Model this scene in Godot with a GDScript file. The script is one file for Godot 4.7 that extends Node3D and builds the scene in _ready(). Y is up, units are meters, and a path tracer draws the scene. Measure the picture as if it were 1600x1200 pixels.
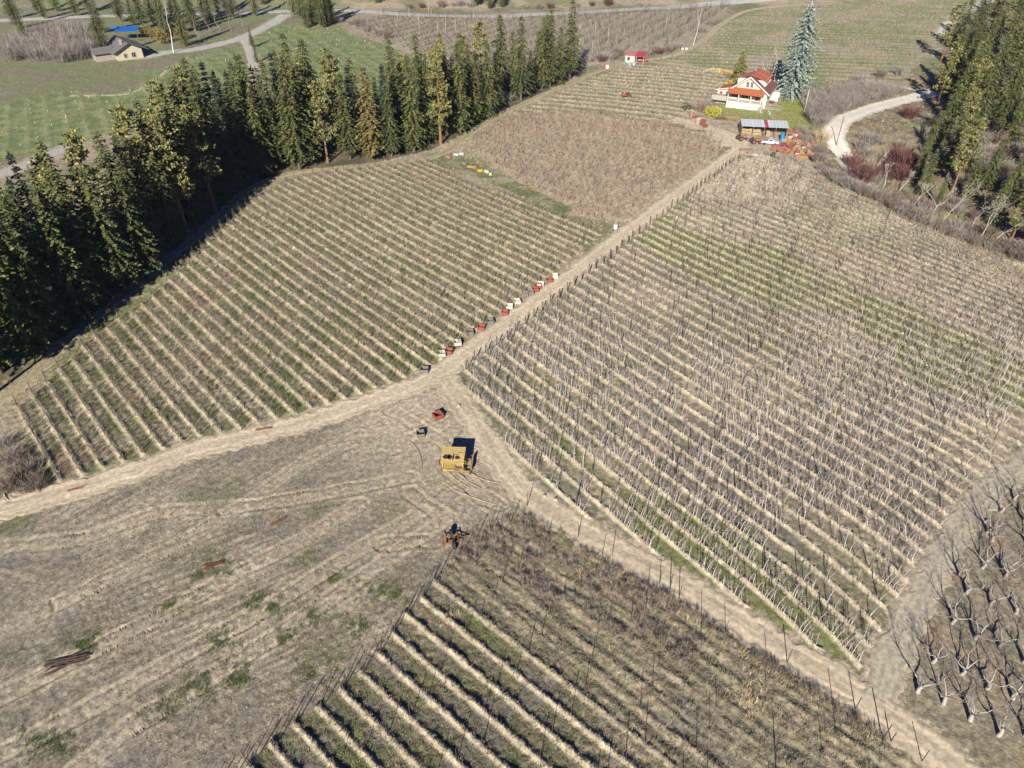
extends Node3D
# An aerial view of a hillside farm: vineyard and orchard rows, dirt tracks, a cleared lot with a bulldozer,
# a conifer belt, a farmhouse yard and a wooded gully. Metres, y up; all positions are world x, z.

var rng := RandomNumberGenerator.new()
var names := {}
var M := {}
var N1 := FastNoiseLite.new()
var N2 := FastNoiseLite.new()
var N3 := FastNoiseLite.new()
var N4 := FastNoiseLite.new()
var regions := PackedByteArray()
const RX := -320.0
const RZ := -470.0
const RW := 1280
const RH := 900
const RS := 0.5
const GULLY := [Vector2(98.3, -185.0), Vector2(100.7, -158.5), Vector2(103.6, -137.4), Vector2(108.4, -120.2), Vector2(118.0, -95.0)]

# ---------------------------------------------------------------- geometry collector
class Geo:
	var v := PackedVector3Array()
	var n := PackedVector3Array()
	var c := PackedColorArray()
	var xf := Transform3D()
	func tri(p: Vector3, q: Vector3, r: Vector3, col: Color) -> void:
		var a := xf * p
		var b := xf * q
		var d := xf * r
		var nn := (b - a).cross(d - a).normalized()
		v.append(a); v.append(d); v.append(b)
		n.append(nn); n.append(nn); n.append(nn)
		c.append(col); c.append(col); c.append(col)
	func quad(p: Vector3, q: Vector3, r: Vector3, s: Vector3, col: Color) -> void:
		tri(p, q, r, col)
		tri(p, r, s, col)
	func stri(p: Vector3, q: Vector3, r: Vector3, np: Vector3, nq: Vector3, nr: Vector3, col: Color) -> void:
		v.append(xf * p); v.append(xf * r); v.append(xf * q)
		n.append((xf.basis * np).normalized()); n.append((xf.basis * nr).normalized()); n.append((xf.basis * nq).normalized())
		c.append(col); c.append(col); c.append(col)
	func box(at: Vector3, size: Vector3, col: Color, taper := Vector2.ONE, turn := 0.0) -> void:
		var h := size * 0.5
		var b := Basis(Vector3.UP, turn)
		var k: Array[Vector3] = []
		for y in [-1.0, 1.0]:
			var t := Vector2.ONE if y < 0.0 else taper
			for s in [Vector2(-1, -1), Vector2(1, -1), Vector2(1, 1), Vector2(-1, 1)]:
				k.append(at + b * Vector3(s.x * h.x * t.x, y * h.y, s.y * h.z * t.y))
		quad(k[3], k[2], k[6], k[7], col)
		quad(k[1], k[0], k[4], k[5], col)
		quad(k[2], k[1], k[5], k[6], col)
		quad(k[0], k[3], k[7], k[4], col)
		quad(k[7], k[6], k[5], k[4], col)
		quad(k[0], k[1], k[2], k[3], col)
	func bar(a: Vector3, b: Vector3, w: float, h: float, col: Color) -> void:
		var f := (b - a).normalized()
		var u := Vector3.UP if absf(f.y) < 0.95 else Vector3.RIGHT
		var s := f.cross(u).normalized() * w * 0.5
		var t := s.cross(f).normalized() * h * 0.5
		var k := [a - s - t, a + s - t, a + s + t, a - s + t, b - s - t, b + s - t, b + s + t, b - s + t]
		for q in [[0, 1, 5, 4], [1, 2, 6, 5], [2, 3, 7, 6], [3, 0, 4, 7], [3, 2, 1, 0], [4, 5, 6, 7]]:
			quad(k[q[3]], k[q[2]], k[q[1]], k[q[0]], col)
	func tube(pts: Array, rad: Array, sides: int, col: Color, cap := true) -> void:
		var rings: Array = []
		var norms: Array = []
		var side := Vector3.RIGHT
		for i in pts.size():
			var f: Vector3 = (pts[mini(i + 1, pts.size() - 1)] - pts[maxi(i - 1, 0)]).normalized()
			side = (side - f * side.dot(f))
			if side.length() < 0.05:
				side = f.cross(Vector3.FORWARD)
			side = side.normalized()
			var up := f.cross(side)
			var ring: Array[Vector3] = []
			var rn: Array[Vector3] = []
			for k in sides:
				var a := TAU * k / sides
				var d := side * cos(a) + up * sin(a)
				rn.append(d)
				ring.append(pts[i] + d * rad[i])
			rings.append(ring)
			norms.append(rn)
		for i in pts.size() - 1:
			for k in sides:
				var l := (k + 1) % sides
				stri(rings[i][k], rings[i][l], rings[i + 1][l], norms[i][k], norms[i][l], norms[i + 1][l], col)
				stri(rings[i][k], rings[i + 1][l], rings[i + 1][k], norms[i][k], norms[i + 1][l], norms[i + 1][k], col)
		if cap:
			var e := pts.size() - 1
			for k in range(1, sides - 1):
				tri(rings[e][0], rings[e][k], rings[e][k + 1], col)
				tri(rings[0][0], rings[0][k + 1], rings[0][k], col)
	# closed outline (counterclockwise seen from +z) pushed along z
	func prism(poly: Array, z0: float, z1: float, col: Color) -> void:
		var p2 := PackedVector2Array(poly)
		var t := Geometry2D.triangulate_polygon(p2)
		for i in range(0, t.size(), 3):
			var a := p2[t[i]]
			var b := p2[t[i + 1]]
			var d := p2[t[i + 2]]
			if (b - a).cross(d - a) < 0.0:
				var e := b
				b = d
				d = e
			tri(Vector3(a.x, a.y, z1), Vector3(b.x, b.y, z1), Vector3(d.x, d.y, z1), col)
			tri(Vector3(a.x, a.y, z0), Vector3(d.x, d.y, z0), Vector3(b.x, b.y, z0), col)
		for i in p2.size():
			var a := p2[i]
			var b := p2[(i + 1) % p2.size()]
			quad(Vector3(a.x, a.y, z0), Vector3(b.x, b.y, z0), Vector3(b.x, b.y, z1), Vector3(a.x, a.y, z1), col)
	# a slab between four corners, thickness t downward
	func slab(p: Vector3, q: Vector3, r: Vector3, s: Vector3, t: float, col: Color) -> void:
		var nn := (q - p).cross(s - p).normalized() * t
		quad(p, q, r, s, col)
		quad(s - nn, r - nn, q - nn, p - nn, col)
		quad(p - nn, q - nn, q, p, col)
		quad(q - nn, r - nn, r, q, col)
		quad(r - nn, s - nn, s, r, col)
		quad(s - nn, p - nn, p, s, col)
	# a long thin leaf, twig or blade
	func sliver(a: Vector3, b: Vector3, w: float, side: Vector3, col: Color) -> void:
		tri(a - side * w * 0.5, a + side * w * 0.5, b, col)
	func spray(a: Vector3, b: Vector3, side: Vector3, col: Color) -> void:
		var m := a.lerp(b, 0.45)
		tri(a, m + side, b, col)
		tri(a, b, m - side, col)
	func mesh() -> ArrayMesh:
		var arr := []
		arr.resize(Mesh.ARRAY_MAX)
		arr[Mesh.ARRAY_VERTEX] = v
		arr[Mesh.ARRAY_NORMAL] = n
		arr[Mesh.ARRAY_COLOR] = c
		var m := ArrayMesh.new()
		m.add_surface_from_arrays(Mesh.PRIMITIVE_TRIANGLES, arr)
		return m

# ---------------------------------------------------------------- naming and tagging
func numbered(called: String, parent: Node) -> String:
	var key := "%d/%s" % [parent.get_instance_id(), called]
	var k: int = names.get(key, 0)
	names[key] = k + 1
	return called if k == 0 else "%s_%03d" % [called, k]

func tag(o: Node, label: String, category: String, group := "") -> void:
	o.set_meta("label", label)
	o.set_meta("category", category)
	if group != "":
		o.set_meta("group", group)

func obj(called: String, mesh: Mesh, mat: Material, parent: Node = null) -> MeshInstance3D:
	var o := MeshInstance3D.new()
	var p: Node = self if parent == null else parent
	o.name = numbered(called, p)
	o.mesh = mesh
	o.material_override = mat
	p.add_child(o, true)
	return o

func part(called: String, g: Geo, mat: Material, parent: Node) -> MeshInstance3D:
	return obj(called, g.mesh(), mat, parent)

func structure(called: String, g: Geo, mat: Material) -> MeshInstance3D:
	var o := obj(called, g.mesh(), mat)
	o.set_meta("kind", "structure")
	return o

func thing(called: String, label: String, category: String, p: Vector2, turn := 0.0, group := "", lift := 0.0) -> Node3D:
	var o := Node3D.new()
	o.name = numbered(called, self)
	add_child(o, true)
	o.position = Vector3(p.x, ground(p.x, p.y) + lift, p.y)
	o.rotation.y = turn
	tag(o, label, category, group)
	return o

func dup(src: Node3D, called: String, label: String, p: Vector2, turn := 0.0, group := "", size := 1.0, lift := 0.0) -> Node3D:
	var o := src.duplicate() as Node3D
	o.name = numbered(called, self)
	add_child(o, true)
	o.position = Vector3(p.x, ground(p.x, p.y) + lift, p.y)
	o.rotation = Vector3(0, turn, 0)
	o.scale = Vector3.ONE * size
	if label != "":
		o.set_meta("label", label)
	if group != "":
		o.set_meta("group", group)
	return o

func stuff(called: String, label: String, category: String, mesh: Mesh, mat: Material, xs: Array[Transform3D], cs: Array[Color]) -> void:
	var mm := MultiMesh.new()
	mm.transform_format = MultiMesh.TRANSFORM_3D
	mm.use_colors = true
	mm.mesh = mesh
	mm.instance_count = xs.size()
	for i in xs.size():
		mm.set_instance_transform(i, xs[i])
		mm.set_instance_color(i, cs[i])
	var o := MultiMeshInstance3D.new()
	o.name = numbered(called, self)
	o.multimesh = mm
	o.material_override = mat
	add_child(o, true)
	o.set_meta("kind", "stuff")
	tag(o, label, category)

# ---------------------------------------------------------------- small helpers
func srgb(r: int, g: int, b: int) -> Color:
	return Color8(r, g, b).srgb_to_linear()

func rr(a: float, b: float) -> float:
	return rng.randf_range(a, b)

func vary(c: Color, k: float) -> Color:
	var f := 1.0 + rr(-k, k)
	var w := rr(-k, k) * 0.25
	return Color(c.r * f * (1.0 + w), c.g * f, c.b * f * (1.0 - w))

func seg_dist(x: float, z: float, a: Vector2, b: Vector2) -> float:
	var d := b - a
	var p := Vector2(x, z) - a
	return (p - d * clampf(p.dot(d) / d.length_squared(), 0.0, 1.0)).length()

func line_dist(x: float, z: float, l: Array) -> float:
	var best := 1e9
	for i in l.size() - 1:
		best = minf(best, seg_dist(x, z, l[i], l[i + 1]))
	return best

func smooth_line(l: Array, step: float) -> PackedVector2Array:
	var cv := Curve2D.new()
	for i in l.size():
		var t: Vector2 = (l[mini(i + 1, l.size() - 1)] - l[maxi(i - 1, 0)]) * 0.18
		cv.add_point(l[i], -t, t)
	cv.bake_interval = step
	return cv.get_baked_points()

# ---------------------------------------------------------------- the lie of the land
func terrain(x: float, z: float) -> float:
	var y := 0.2 * sin(x * 0.11 + 1.3) * sin(z * 0.09 + 0.4) * smoothstep(-60.0, -110.0, z)
	if x > 60.0 and z > -225.0 and z < -70.0:
		var d := line_dist(x, z, GULLY)
		y -= 6.0 * exp(-(d / 13.0) * (d / 13.0))
	var zr := -z - (396.0 + 0.10 * maxf(0.0, x))
	if zr > 14.0:
		y += 0.16 * (zr - 14.0)
	return y

# Row fields: direction along the row, spacing, offset and a bend of the lower ends
class Rows:
	var u: Vector2
	var nrm: Vector2
	var s: float
	var o: float
	var u1: float
	var k: float
	func _init(az: float, spacing: float, through: Vector2, from := 1e6, bend := 0.0) -> void:
		u = Vector2(sin(deg_to_rad(az)), -cos(deg_to_rad(az)))
		nrm = Vector2(u.y, -u.x)
		s = spacing
		u1 = from
		k = bend
		o = 0.0
		o = v(through)
	func v(p: Vector2) -> float:
		var e := maxf(0.0, u.dot(p) - u1)
		return nrm.dot(p) + k * e * e - o
	func at(row: int, along: float) -> Vector2:
		var e := maxf(0.0, along - u1)
		return nrm * (row * s + o - k * e * e) + u * along
	func off(p: Vector2) -> float:
		var w := v(p)
		return w - roundf(w / s) * s

var rows := {}

func region(x: float, z: float) -> int:
	var i := int((x - RX) / RS)
	var j := int((z - RZ) / RS)
	if i < 0 or j < 0 or i >= RW or j >= RH:
		return 0
	return regions[j * RW + i]

func fill(id: int, poly: Array) -> void:
	for j in RH:
		var z := RZ + (j + 0.5) * RS
		var xs: Array[float] = []
		for k in poly.size():
			var a: Vector2 = poly[k]
			var b: Vector2 = poly[(k + 1) % poly.size()]
			if (a.y <= z) != (b.y <= z):
				xs.append(a.x + (z - a.y) / (b.y - a.y) * (b.x - a.x))
		xs.sort()
		for k in range(0, xs.size() - 1, 2):
			var i0 := clampi(int(ceil((xs[k] - RX) / RS - 0.5)), 0, RW)
			var i1 := clampi(int(floor((xs[k + 1] - RX) / RS - 0.5)), -1, RW - 1)
			for i in range(i0, i1 + 1):
				regions[j * RW + i] = id

func fill_line(id: int, l: Array, w: float) -> void:
	for p in smooth_line(l, 0.4):
		var r := int(ceil(w / RS))
		var ci := int((p.x - RX) / RS)
		var cj := int((p.y - RZ) / RS)
		for j in range(maxi(cj - r, 0), mini(cj + r + 1, RH)):
			for i in range(maxi(ci - r, 0), mini(ci + r + 1, RW)):
				if Vector2(RX + (i + 0.5) * RS, RZ + (j + 0.5) * RS).distance_to(p) < w:
					regions[j * RW + i] = id

enum { WILD, LEFTVINE, ORCHARD, NEARVINE, LOT, OLDORCHARD, TWIGS, FARVINE, TOPVINE, GREEN, TOPORCH, LAWN, FOREST, GULLYSIDE, YARD, TRACK, VERGE }

const LOT_RUTS := [
	[Vector2(-52.7, -40.6), Vector2(-48.4, -44.3), Vector2(-43.2, -48.7), Vector2(-37.5, -53.5), Vector2(-32.1, -59.5), Vector2(-26.3, -67.3), Vector2(-20.6, -72.3)],
	[Vector2(-48.7, -34.1), Vector2(-42.9, -38.6), Vector2(-36.3, -43.5), Vector2(-29.2, -49.9), Vector2(-23.9, -54.0), Vector2(-18.3, -59.5)],
	[Vector2(-45.7, -29.1), Vector2(-39.2, -33.5), Vector2(-33.1, -38.6), Vector2(-25.1, -45.1), Vector2(-17.1, -52.6), Vector2(-10.6, -58.4)],
	[Vector2(-38.6, -26.0), Vector2(-34.1, -32.4), Vector2(-28.3, -37.2), Vector2(-22.0, -43.2), Vector2(-14.0, -50.9), Vector2(-7.5, -57.4)],
	[Vector2(-57.4, -53.1), Vector2(-49.2, -54.0), Vector2(-41.6, -58.4), Vector2(-30.6, -59.5), Vector2(-21.8, -61.6), Vector2(-12.8, -64.3)],
	[Vector2(-54.9, -48.7), Vector2(-50.5, -47.0), Vector2(-47.7, -44.3), Vector2(-47.4, -41.3)],
	[Vector2(-14.4, -53.5), Vector2(-8.7, -54.0), Vector2(-8.3, -57.9), Vector2(-12.5, -61.6)],
	[Vector2(-8.1, -65.5), Vector2(-5.5, -63.2), Vector2(-3.9, -61.0), Vector2(-1.5, -59.5)],
	[Vector2(-17.0, -77.8), Vector2(-13.1, -74.3), Vector2(-9.3, -71.0), Vector2(-5.7, -67.2)],
]
const LOT_PALE := Vector2(-14.3, -77.1)

# height of the small relief on top of terrain()
func relief(x: float, z: float, id: int, fine: bool) -> float:
	var y := 0.0
	if id == TRACK:
		return -0.02
	if rows.has(id):
		var r: Rows = rows[id]
		var p := Vector2(x, z)
		var d := r.off(p)
		var w := (0.21 if id == NEARVINE else 0.27) + 0.10 * N2.get_noise_2d(x * 1.7, z * 1.7)
		var h := 0.34 if id == ORCHARD else (0.44 if id == NEARVINE else 0.34)
		if r.s > 3.0:
			w = r.s * 0.17
			h = 0.4 if id == FARVINE else (0.25 if id == TOPVINE else 0.15)
		var a := d / w
		a *= a
		h *= 0.8 + 0.5 * N2.get_noise_2d(x * 3.0 + 90.0, z * 3.0)
		if id == NEARVINE:
			h *= clean_rows(p)
			y += 0.06 * N3.get_noise_2d(x, z) + 0.05 * N4.get_noise_2d(x, z) + 0.22 * (1.0 - clean_rows(p)) * N3.get_noise_2d((0.755 * x + 0.656 * z) * 0.12, (0.656 * x - 0.755 * z) * 0.9)
		y += h * exp(-a * a)
	if fine:
		if id == LOT:
			y += 0.05 * N3.get_noise_2d(x, z) + 0.04 * N4.get_noise_2d(x, z) + 0.06 * drag(x, z) * smoothstep(-0.3, 0.4, N1.get_noise_2d(x * 1.5 - 90.0, z * 1.5))
			for l in LOT_RUTS:
				var d := line_dist(x, z, l) + 0.25 * N2.get_noise_2d(x, z)
				if d < 2.2:
					for e in [0.9, -0.9]:
						var q: float = (d - 0.9) / 0.2
						y -= 0.04 * exp(-q * q)
						var q2: float = (d - 1.3) / 0.2
						y += 0.025 * exp(-q2 * q2)
			var pl := Vector2(x, z).distance_to(LOT_PALE)
			if pl < 11.0:
				y += 0.10 * N3.get_noise_2d(x * 0.9 + z * 0.6, z * 0.35) * (1.0 - pl / 11.0)
		else:
			y += 0.05 * N3.get_noise_2d(x, z)
	elif id != LOT:
		y += 0.15 * N2.get_noise_2d(x, z)
	return y

# in the furrowed field the rows by the lot are cleanly ridged; those nearer the track are trodden flat
func clean_rows(p: Vector2) -> float:
	var r: Rows = rows[NEARVINE]
	return 1.0 - 0.85 * smoothstep(2.2, 4.6, r.v(p) / r.s + 0.8 * N1.get_noise_2d(p.x, p.y))

# fine lines that tractors have dragged over the bare lot, in two directions
func drag(x: float, z: float) -> float:
	var a := N3.get_noise_2d((0.87 * x - 0.5 * z) * 0.09, (0.5 * x + 0.87 * z) * 1.5)
	var b := N3.get_noise_2d((0.66 * x - 0.75 * z) * 0.08 + 70.0, (0.75 * x + 0.66 * z) * 1.2)
	return lerpf(a, b, smoothstep(-0.25, 0.25, N1.get_noise_2d(x * 0.8 + 400.0, z * 0.8)))

func ground(x: float, z: float) -> float:
	var id := region(x, z)
	return terrain(x, z) + relief(x, z, id, true)

const TAN := Color(0.325, 0.275, 0.195)
const DRY := Color(0.47, 0.405, 0.305)
const OLIVE := Color(0.15, 0.145, 0.075)
const GRASSY := Color(0.115, 0.145, 0.045)
const GREY := Color(0.20, 0.185, 0.15)
const DIRT := Color(0.385, 0.33, 0.245)
const BROWN := Color(0.20, 0.145, 0.10)

func ground_color(x: float, z: float, id: int) -> Color:
	var a := N1.get_noise_2d(x, z)
	var b := N2.get_noise_2d(x, z)
	var e := N3.get_noise_2d(x + 300.0, z)
	var c := TAN
	match id:
		LEFTVINE:
			c = (OLIVE * 1.1).lerp(GRASSY, smoothstep(-0.2, 0.5, a + 0.5 * b) * 0.8).lerp(TAN, smoothstep(-0.25, 0.55, b - 0.3 * a + 0.45 * e))
			c = c.lerp(BROWN * 1.3, smoothstep(0.1, 0.6, N1.get_noise_2d(x * 1.7 + 50.0, z * 1.7)))
		ORCHARD:
			c = Color(0.225, 0.192, 0.145).lerp(GREY * 0.75, smoothstep(-0.2, 0.6, b)).lerp(TAN, smoothstep(-0.1, 0.6, a + 0.5 * e))  # alley base colour darkened to include row shade and purple grey twigs
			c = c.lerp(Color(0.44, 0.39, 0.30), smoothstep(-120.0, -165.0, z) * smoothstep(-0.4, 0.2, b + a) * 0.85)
			var g := smoothstep(0.15, 0.5, N1.get_noise_2d(x * 0.6 + 140.0, z * 0.6 - 60.0) + 0.35 * b) * 0.35
			var band := line_dist(x, z, [Vector2(28.4, -140.8), Vector2(40.2, -127.2), Vector2(52.1, -113.9), Vector2(63.9, -101.0), Vector2(74.3, -82.3)])
			g = maxf(g, smoothstep(11.0, 5.0, band + 8.0 * a) * 0.95)
			band = line_dist(x, z, [Vector2(6.7, -69.8), Vector2(15.3, -59.5), Vector2(22.7, -51.7), Vector2(32.7, -39.2)])
			g = maxf(g, smoothstep(5.0, 2.0, band + 5.0 * a) * 0.9)
			c = c.lerp(Color(0.15, 0.165, 0.06), g)
		NEARVINE:
			var cl := clean_rows(Vector2(x, z))
			c = (OLIVE * 0.95).lerp(GREY * 0.7, smoothstep(-0.3, 0.4, b)).lerp(TAN * 0.75, smoothstep(0.0, 0.6, a + 0.6 * e))
			c = c.lerp(GRASSY * 0.9, smoothstep(0.2, 0.5, N1.get_noise_2d(x * 2.0, z * 2.0 + 77.0)))
			var st := N3.get_noise_2d((0.755 * x + 0.656 * z) * 0.10, (0.656 * x - 0.755 * z) * 0.9)
			var flat := GREY.lerp(Color(0.30, 0.25, 0.165), smoothstep(-0.3, 0.4, st + 0.3 * b)).lerp(Color(0.115, 0.095, 0.075), smoothstep(0.1, 0.45, -st))
			c = c.lerp(flat, 1.0 - cl)
		LOT:
			var dr := drag(x, z)
			c = Color(0.245, 0.208, 0.155).lerp(GREY * 0.9, smoothstep(-0.1, 0.5, b)).lerp(DIRT, smoothstep(-0.05, 0.7, a * 0.8 + 0.5 * dr) * 0.85)
			c = c.lerp(Color(0.16, 0.135, 0.10), smoothstep(0.15, 0.5, -dr + 0.3 * e) * 0.5)
			c = c.lerp(Color(0.15, 0.145, 0.105), smoothstep(0.0, 0.4, N2.get_noise_2d(x * 1.1 - 33.0, z * 1.1)) * smoothstep(-0.2, 0.3, N1.get_noise_2d(x + 19.0, z - 120.0)) * 0.7)
			c = c.lerp(Color(0.12, 0.13, 0.06), smoothstep(0.2, 0.5, N2.get_noise_2d(x * 0.6 + 33.0, z * 0.6)) * smoothstep(-0.3, 0.2, N1.get_noise_2d(x - 71.0, z * 1.2)) * 0.8)
			var pl := Vector2(x, z).distance_to(LOT_PALE) + 4.0 * b
			c = c.lerp(Color(0.42, 0.37, 0.285), smoothstep(12.0, 4.0, pl))
			c = c.lerp(DIRT * 1.08, smoothstep(22.0, 6.0, Vector2(x, z).distance_to(Vector2(-4.7, -71.0)) + 5.0 * a + 3.0 * b) * 0.7)
			for i in LOT_RUTS.size():
				var d := line_dist(x, z, LOT_RUTS[i]) + 0.25 * b
				if d < 2.0:
					c = c.lerp(DIRT * 1.04, (0.6 if i < 5 else 0.15) * smoothstep(2.0, 0.9, d + 0.6 * e))
		OLDORCHARD:
			c = Color(0.25, 0.215, 0.155).lerp(Color(0.29, 0.21, 0.135), smoothstep(0.1, 0.6, b) * 0.7).lerp(OLIVE * 1.25, smoothstep(0.0, 0.6, a + 0.4 * e) * 0.7)
		TWIGS:
			c = Color(0.35, 0.275, 0.20).lerp(TAN * 1.15, smoothstep(-0.2, 0.5, b + 0.4 * e))
		FARVINE:
			c = Color(0.27, 0.235, 0.155).lerp(Color(0.19, 0.175, 0.10), smoothstep(-0.3, 0.4, b))
		TOPVINE:
			c = Color(0.28, 0.25, 0.15).lerp(Color(0.175, 0.20, 0.085), smoothstep(-0.35, 0.2, a + 0.3 * b)).lerp(Color(0.27, 0.24, 0.18), smoothstep(0.1, 0.5, N1.get_noise_2d(x * 0.7 - 200.0, z * 1.4)))
		GREEN:
			c = Color(0.135, 0.185, 0.06).lerp(Color(0.20, 0.215, 0.095), smoothstep(-0.3, 0.4, b + 0.4 * a))
		TOPORCH:
			c = Color(0.36, 0.31, 0.22).lerp(Color(0.28, 0.245, 0.18), smoothstep(-0.2, 0.4, b)).lerp(Color(0.21, 0.21, 0.11), smoothstep(0.2, 0.6, a) * 0.6)
		VERGE:
			c = Color(0.145, 0.165, 0.065).lerp(TAN, smoothstep(-0.2, 0.6, b + 0.4 * e) * 0.8)
		LAWN:
			c = Color(0.19, 0.22, 0.06).lerp(Color(0.28, 0.25, 0.11), smoothstep(-0.1, 0.5, b))
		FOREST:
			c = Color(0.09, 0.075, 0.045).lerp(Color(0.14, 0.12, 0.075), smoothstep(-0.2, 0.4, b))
		GULLYSIDE:
			c = Color(0.21, 0.17, 0.115).lerp(Color(0.20, 0.22, 0.10), smoothstep(0.0, 0.4, a)).lerp(Color(0.15, 0.10, 0.07), smoothstep(0.1, 0.5, b))
		YARD:
			c = Color(0.42, 0.35, 0.26).lerp(Color(0.30, 0.24, 0.17), smoothstep(-0.1, 0.5, b))
		TRACK:
			c = DIRT.lerp(TAN, smoothstep(-0.2, 0.5, b))
		_:
			c = TAN.lerp(OLIVE * 1.2, smoothstep(-0.3, 0.4, a + 0.4 * b)).lerp(BROWN, smoothstep(0.3, 0.8, b) * 0.4)
			if x < -90.0 and z < -215.0:
				c = Color(0.17, 0.19, 0.085).lerp(Color(0.19, 0.17, 0.115), smoothstep(-0.2, 0.4, a + 0.5 * b))
	if rows.has(id):
		var r: Rows = rows[id]
		var d := absf(r.off(Vector2(x, z))) * (1.0 if r.s < 3.0 else 2.4 / r.s)
		var k := smoothstep(0.44, 0.26, d + 0.14 * b + 0.08 * e)
		if id == NEARVINE:
			k *= clean_rows(Vector2(x, z))
		if id == NEARVINE:
			c = c.lerp(DRY * 0.86, k)
		elif id == GREEN:
			c = c.lerp(Color(0.27, 0.275, 0.15), k * 0.3)
		else:
			c = c.lerp(DRY, k * (0.95 if r.s < 3.0 else (0.55 if id == FARVINE else 0.32)))
	var f := 1.0 + (0.28 if id != LOT else 0.16) * e + 0.12 * b
	return Color(c.r * f, c.g * f, c.b * f) * 1.75

func build_ground() -> void:
	var v := PackedVector3Array()
	var n := PackedVector3Array()
	var c := PackedColorArray()
	var idx := PackedInt32Array()
	for bz in range(-26, 4):
		for bx in range(-16, 16):
			var x0 := bx * 64.0
			var z0 := bz * 64.0
			var cx := x0 + 32.0
			var cz := z0 + 32.0
			if cz < -500.0 or absf(cx) > 340.0 or cz > 0.0:
				ground_block(v, n, c, idx, x0, z0, 64.0, 8)
				continue
			for j in 4:
				for i in 4:
					var sx := x0 + i * 16.0
					var sz := z0 + j * 16.0
					var mx := sx + 8.0
					var mz := sz + 8.0
					var dist := Vector2(mx, mz).length()
					var inside := mz < -14.0 and absf(mx) < -mz * 0.80 + 22.0
					var q := 8
					if inside:
						q = 80 if dist < 62.0 else (56 if dist < 95.0 else (40 if dist < 150.0 else (26 if dist < 330.0 else 12)))
					ground_block(v, n, c, idx, sx, sz, 16.0, q)
	var arr := []
	arr.resize(Mesh.ARRAY_MAX)
	arr[Mesh.ARRAY_VERTEX] = v
	arr[Mesh.ARRAY_NORMAL] = n
	arr[Mesh.ARRAY_COLOR] = c
	arr[Mesh.ARRAY_INDEX] = idx
	var m := ArrayMesh.new()
	m.add_surface_from_arrays(Mesh.PRIMITIVE_TRIANGLES, arr)
	var o := obj("ground", m, M.ground)
	o.set_meta("kind", "structure")

func ground_block(v: PackedVector3Array, n: PackedVector3Array, c: PackedColorArray, idx: PackedInt32Array, x0: float, z0: float, size: float, q: int) -> void:
	var st := size / q
	var w := q + 3
	var hs := PackedFloat32Array()
	hs.resize(w * w)
	var ids := PackedByteArray()
	ids.resize(w * w)
	var fine := st < 0.6
	for j in w:
		for i in w:
			var x := x0 + (i - 1) * st
			var z := z0 + (j - 1) * st
			var id := region(x + 0.7 * N2.get_noise_2d(x * 2.0, z * 2.0), z + 0.7 * N2.get_noise_2d(x * 2.0 + 500.0, z * 2.0)) if st < 3.0 else 0
			ids[j * w + i] = id
			hs[j * w + i] = terrain(x, z) + (relief(x, z, region(x, z), fine) if st < 3.0 else 0.0)
	var base := v.size()
	for j in q + 1:
		for i in q + 1:
			var k := (j + 1) * w + i + 1
			var x := x0 + i * st
			var z := z0 + j * st
			v.append(Vector3(x, hs[k], z))
			n.append(Vector3(hs[k - 1] - hs[k + 1], 2.0 * st, hs[k - w] - hs[k + w]).normalized())
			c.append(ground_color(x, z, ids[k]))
	for j in q:
		for i in q:
			var a := base + j * (q + 1) + i
			idx.append(a); idx.append(a + 1); idx.append(a + q + 1)
			idx.append(a + 1); idx.append(a + q + 2); idx.append(a + q + 1)
	# skirt that closes the step to a neighbour of another fineness
	for e in 4:
		for i in q:
			var a := 0
			var b := 0
			match e:
				0:
					a = i; b = i + 1
				1:
					a = (i + 1) * (q + 1) + q; b = i * (q + 1) + q
					var t := a
					a = b
					b = t
				2:
					a = q * (q + 1) + i + 1; b = q * (q + 1) + i
				3:
					a = (i + 1) * (q + 1); b = i * (q + 1)
			var s := v.size()
			for p in [base + a, base + b]:
				v.append(v[p] - Vector3(0, 0.4, 0))
				n.append(n[p])
				c.append(c[p])
			idx.append(base + a); idx.append(s); idx.append(base + b)
			idx.append(base + b); idx.append(s); idx.append(s + 1)

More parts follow.
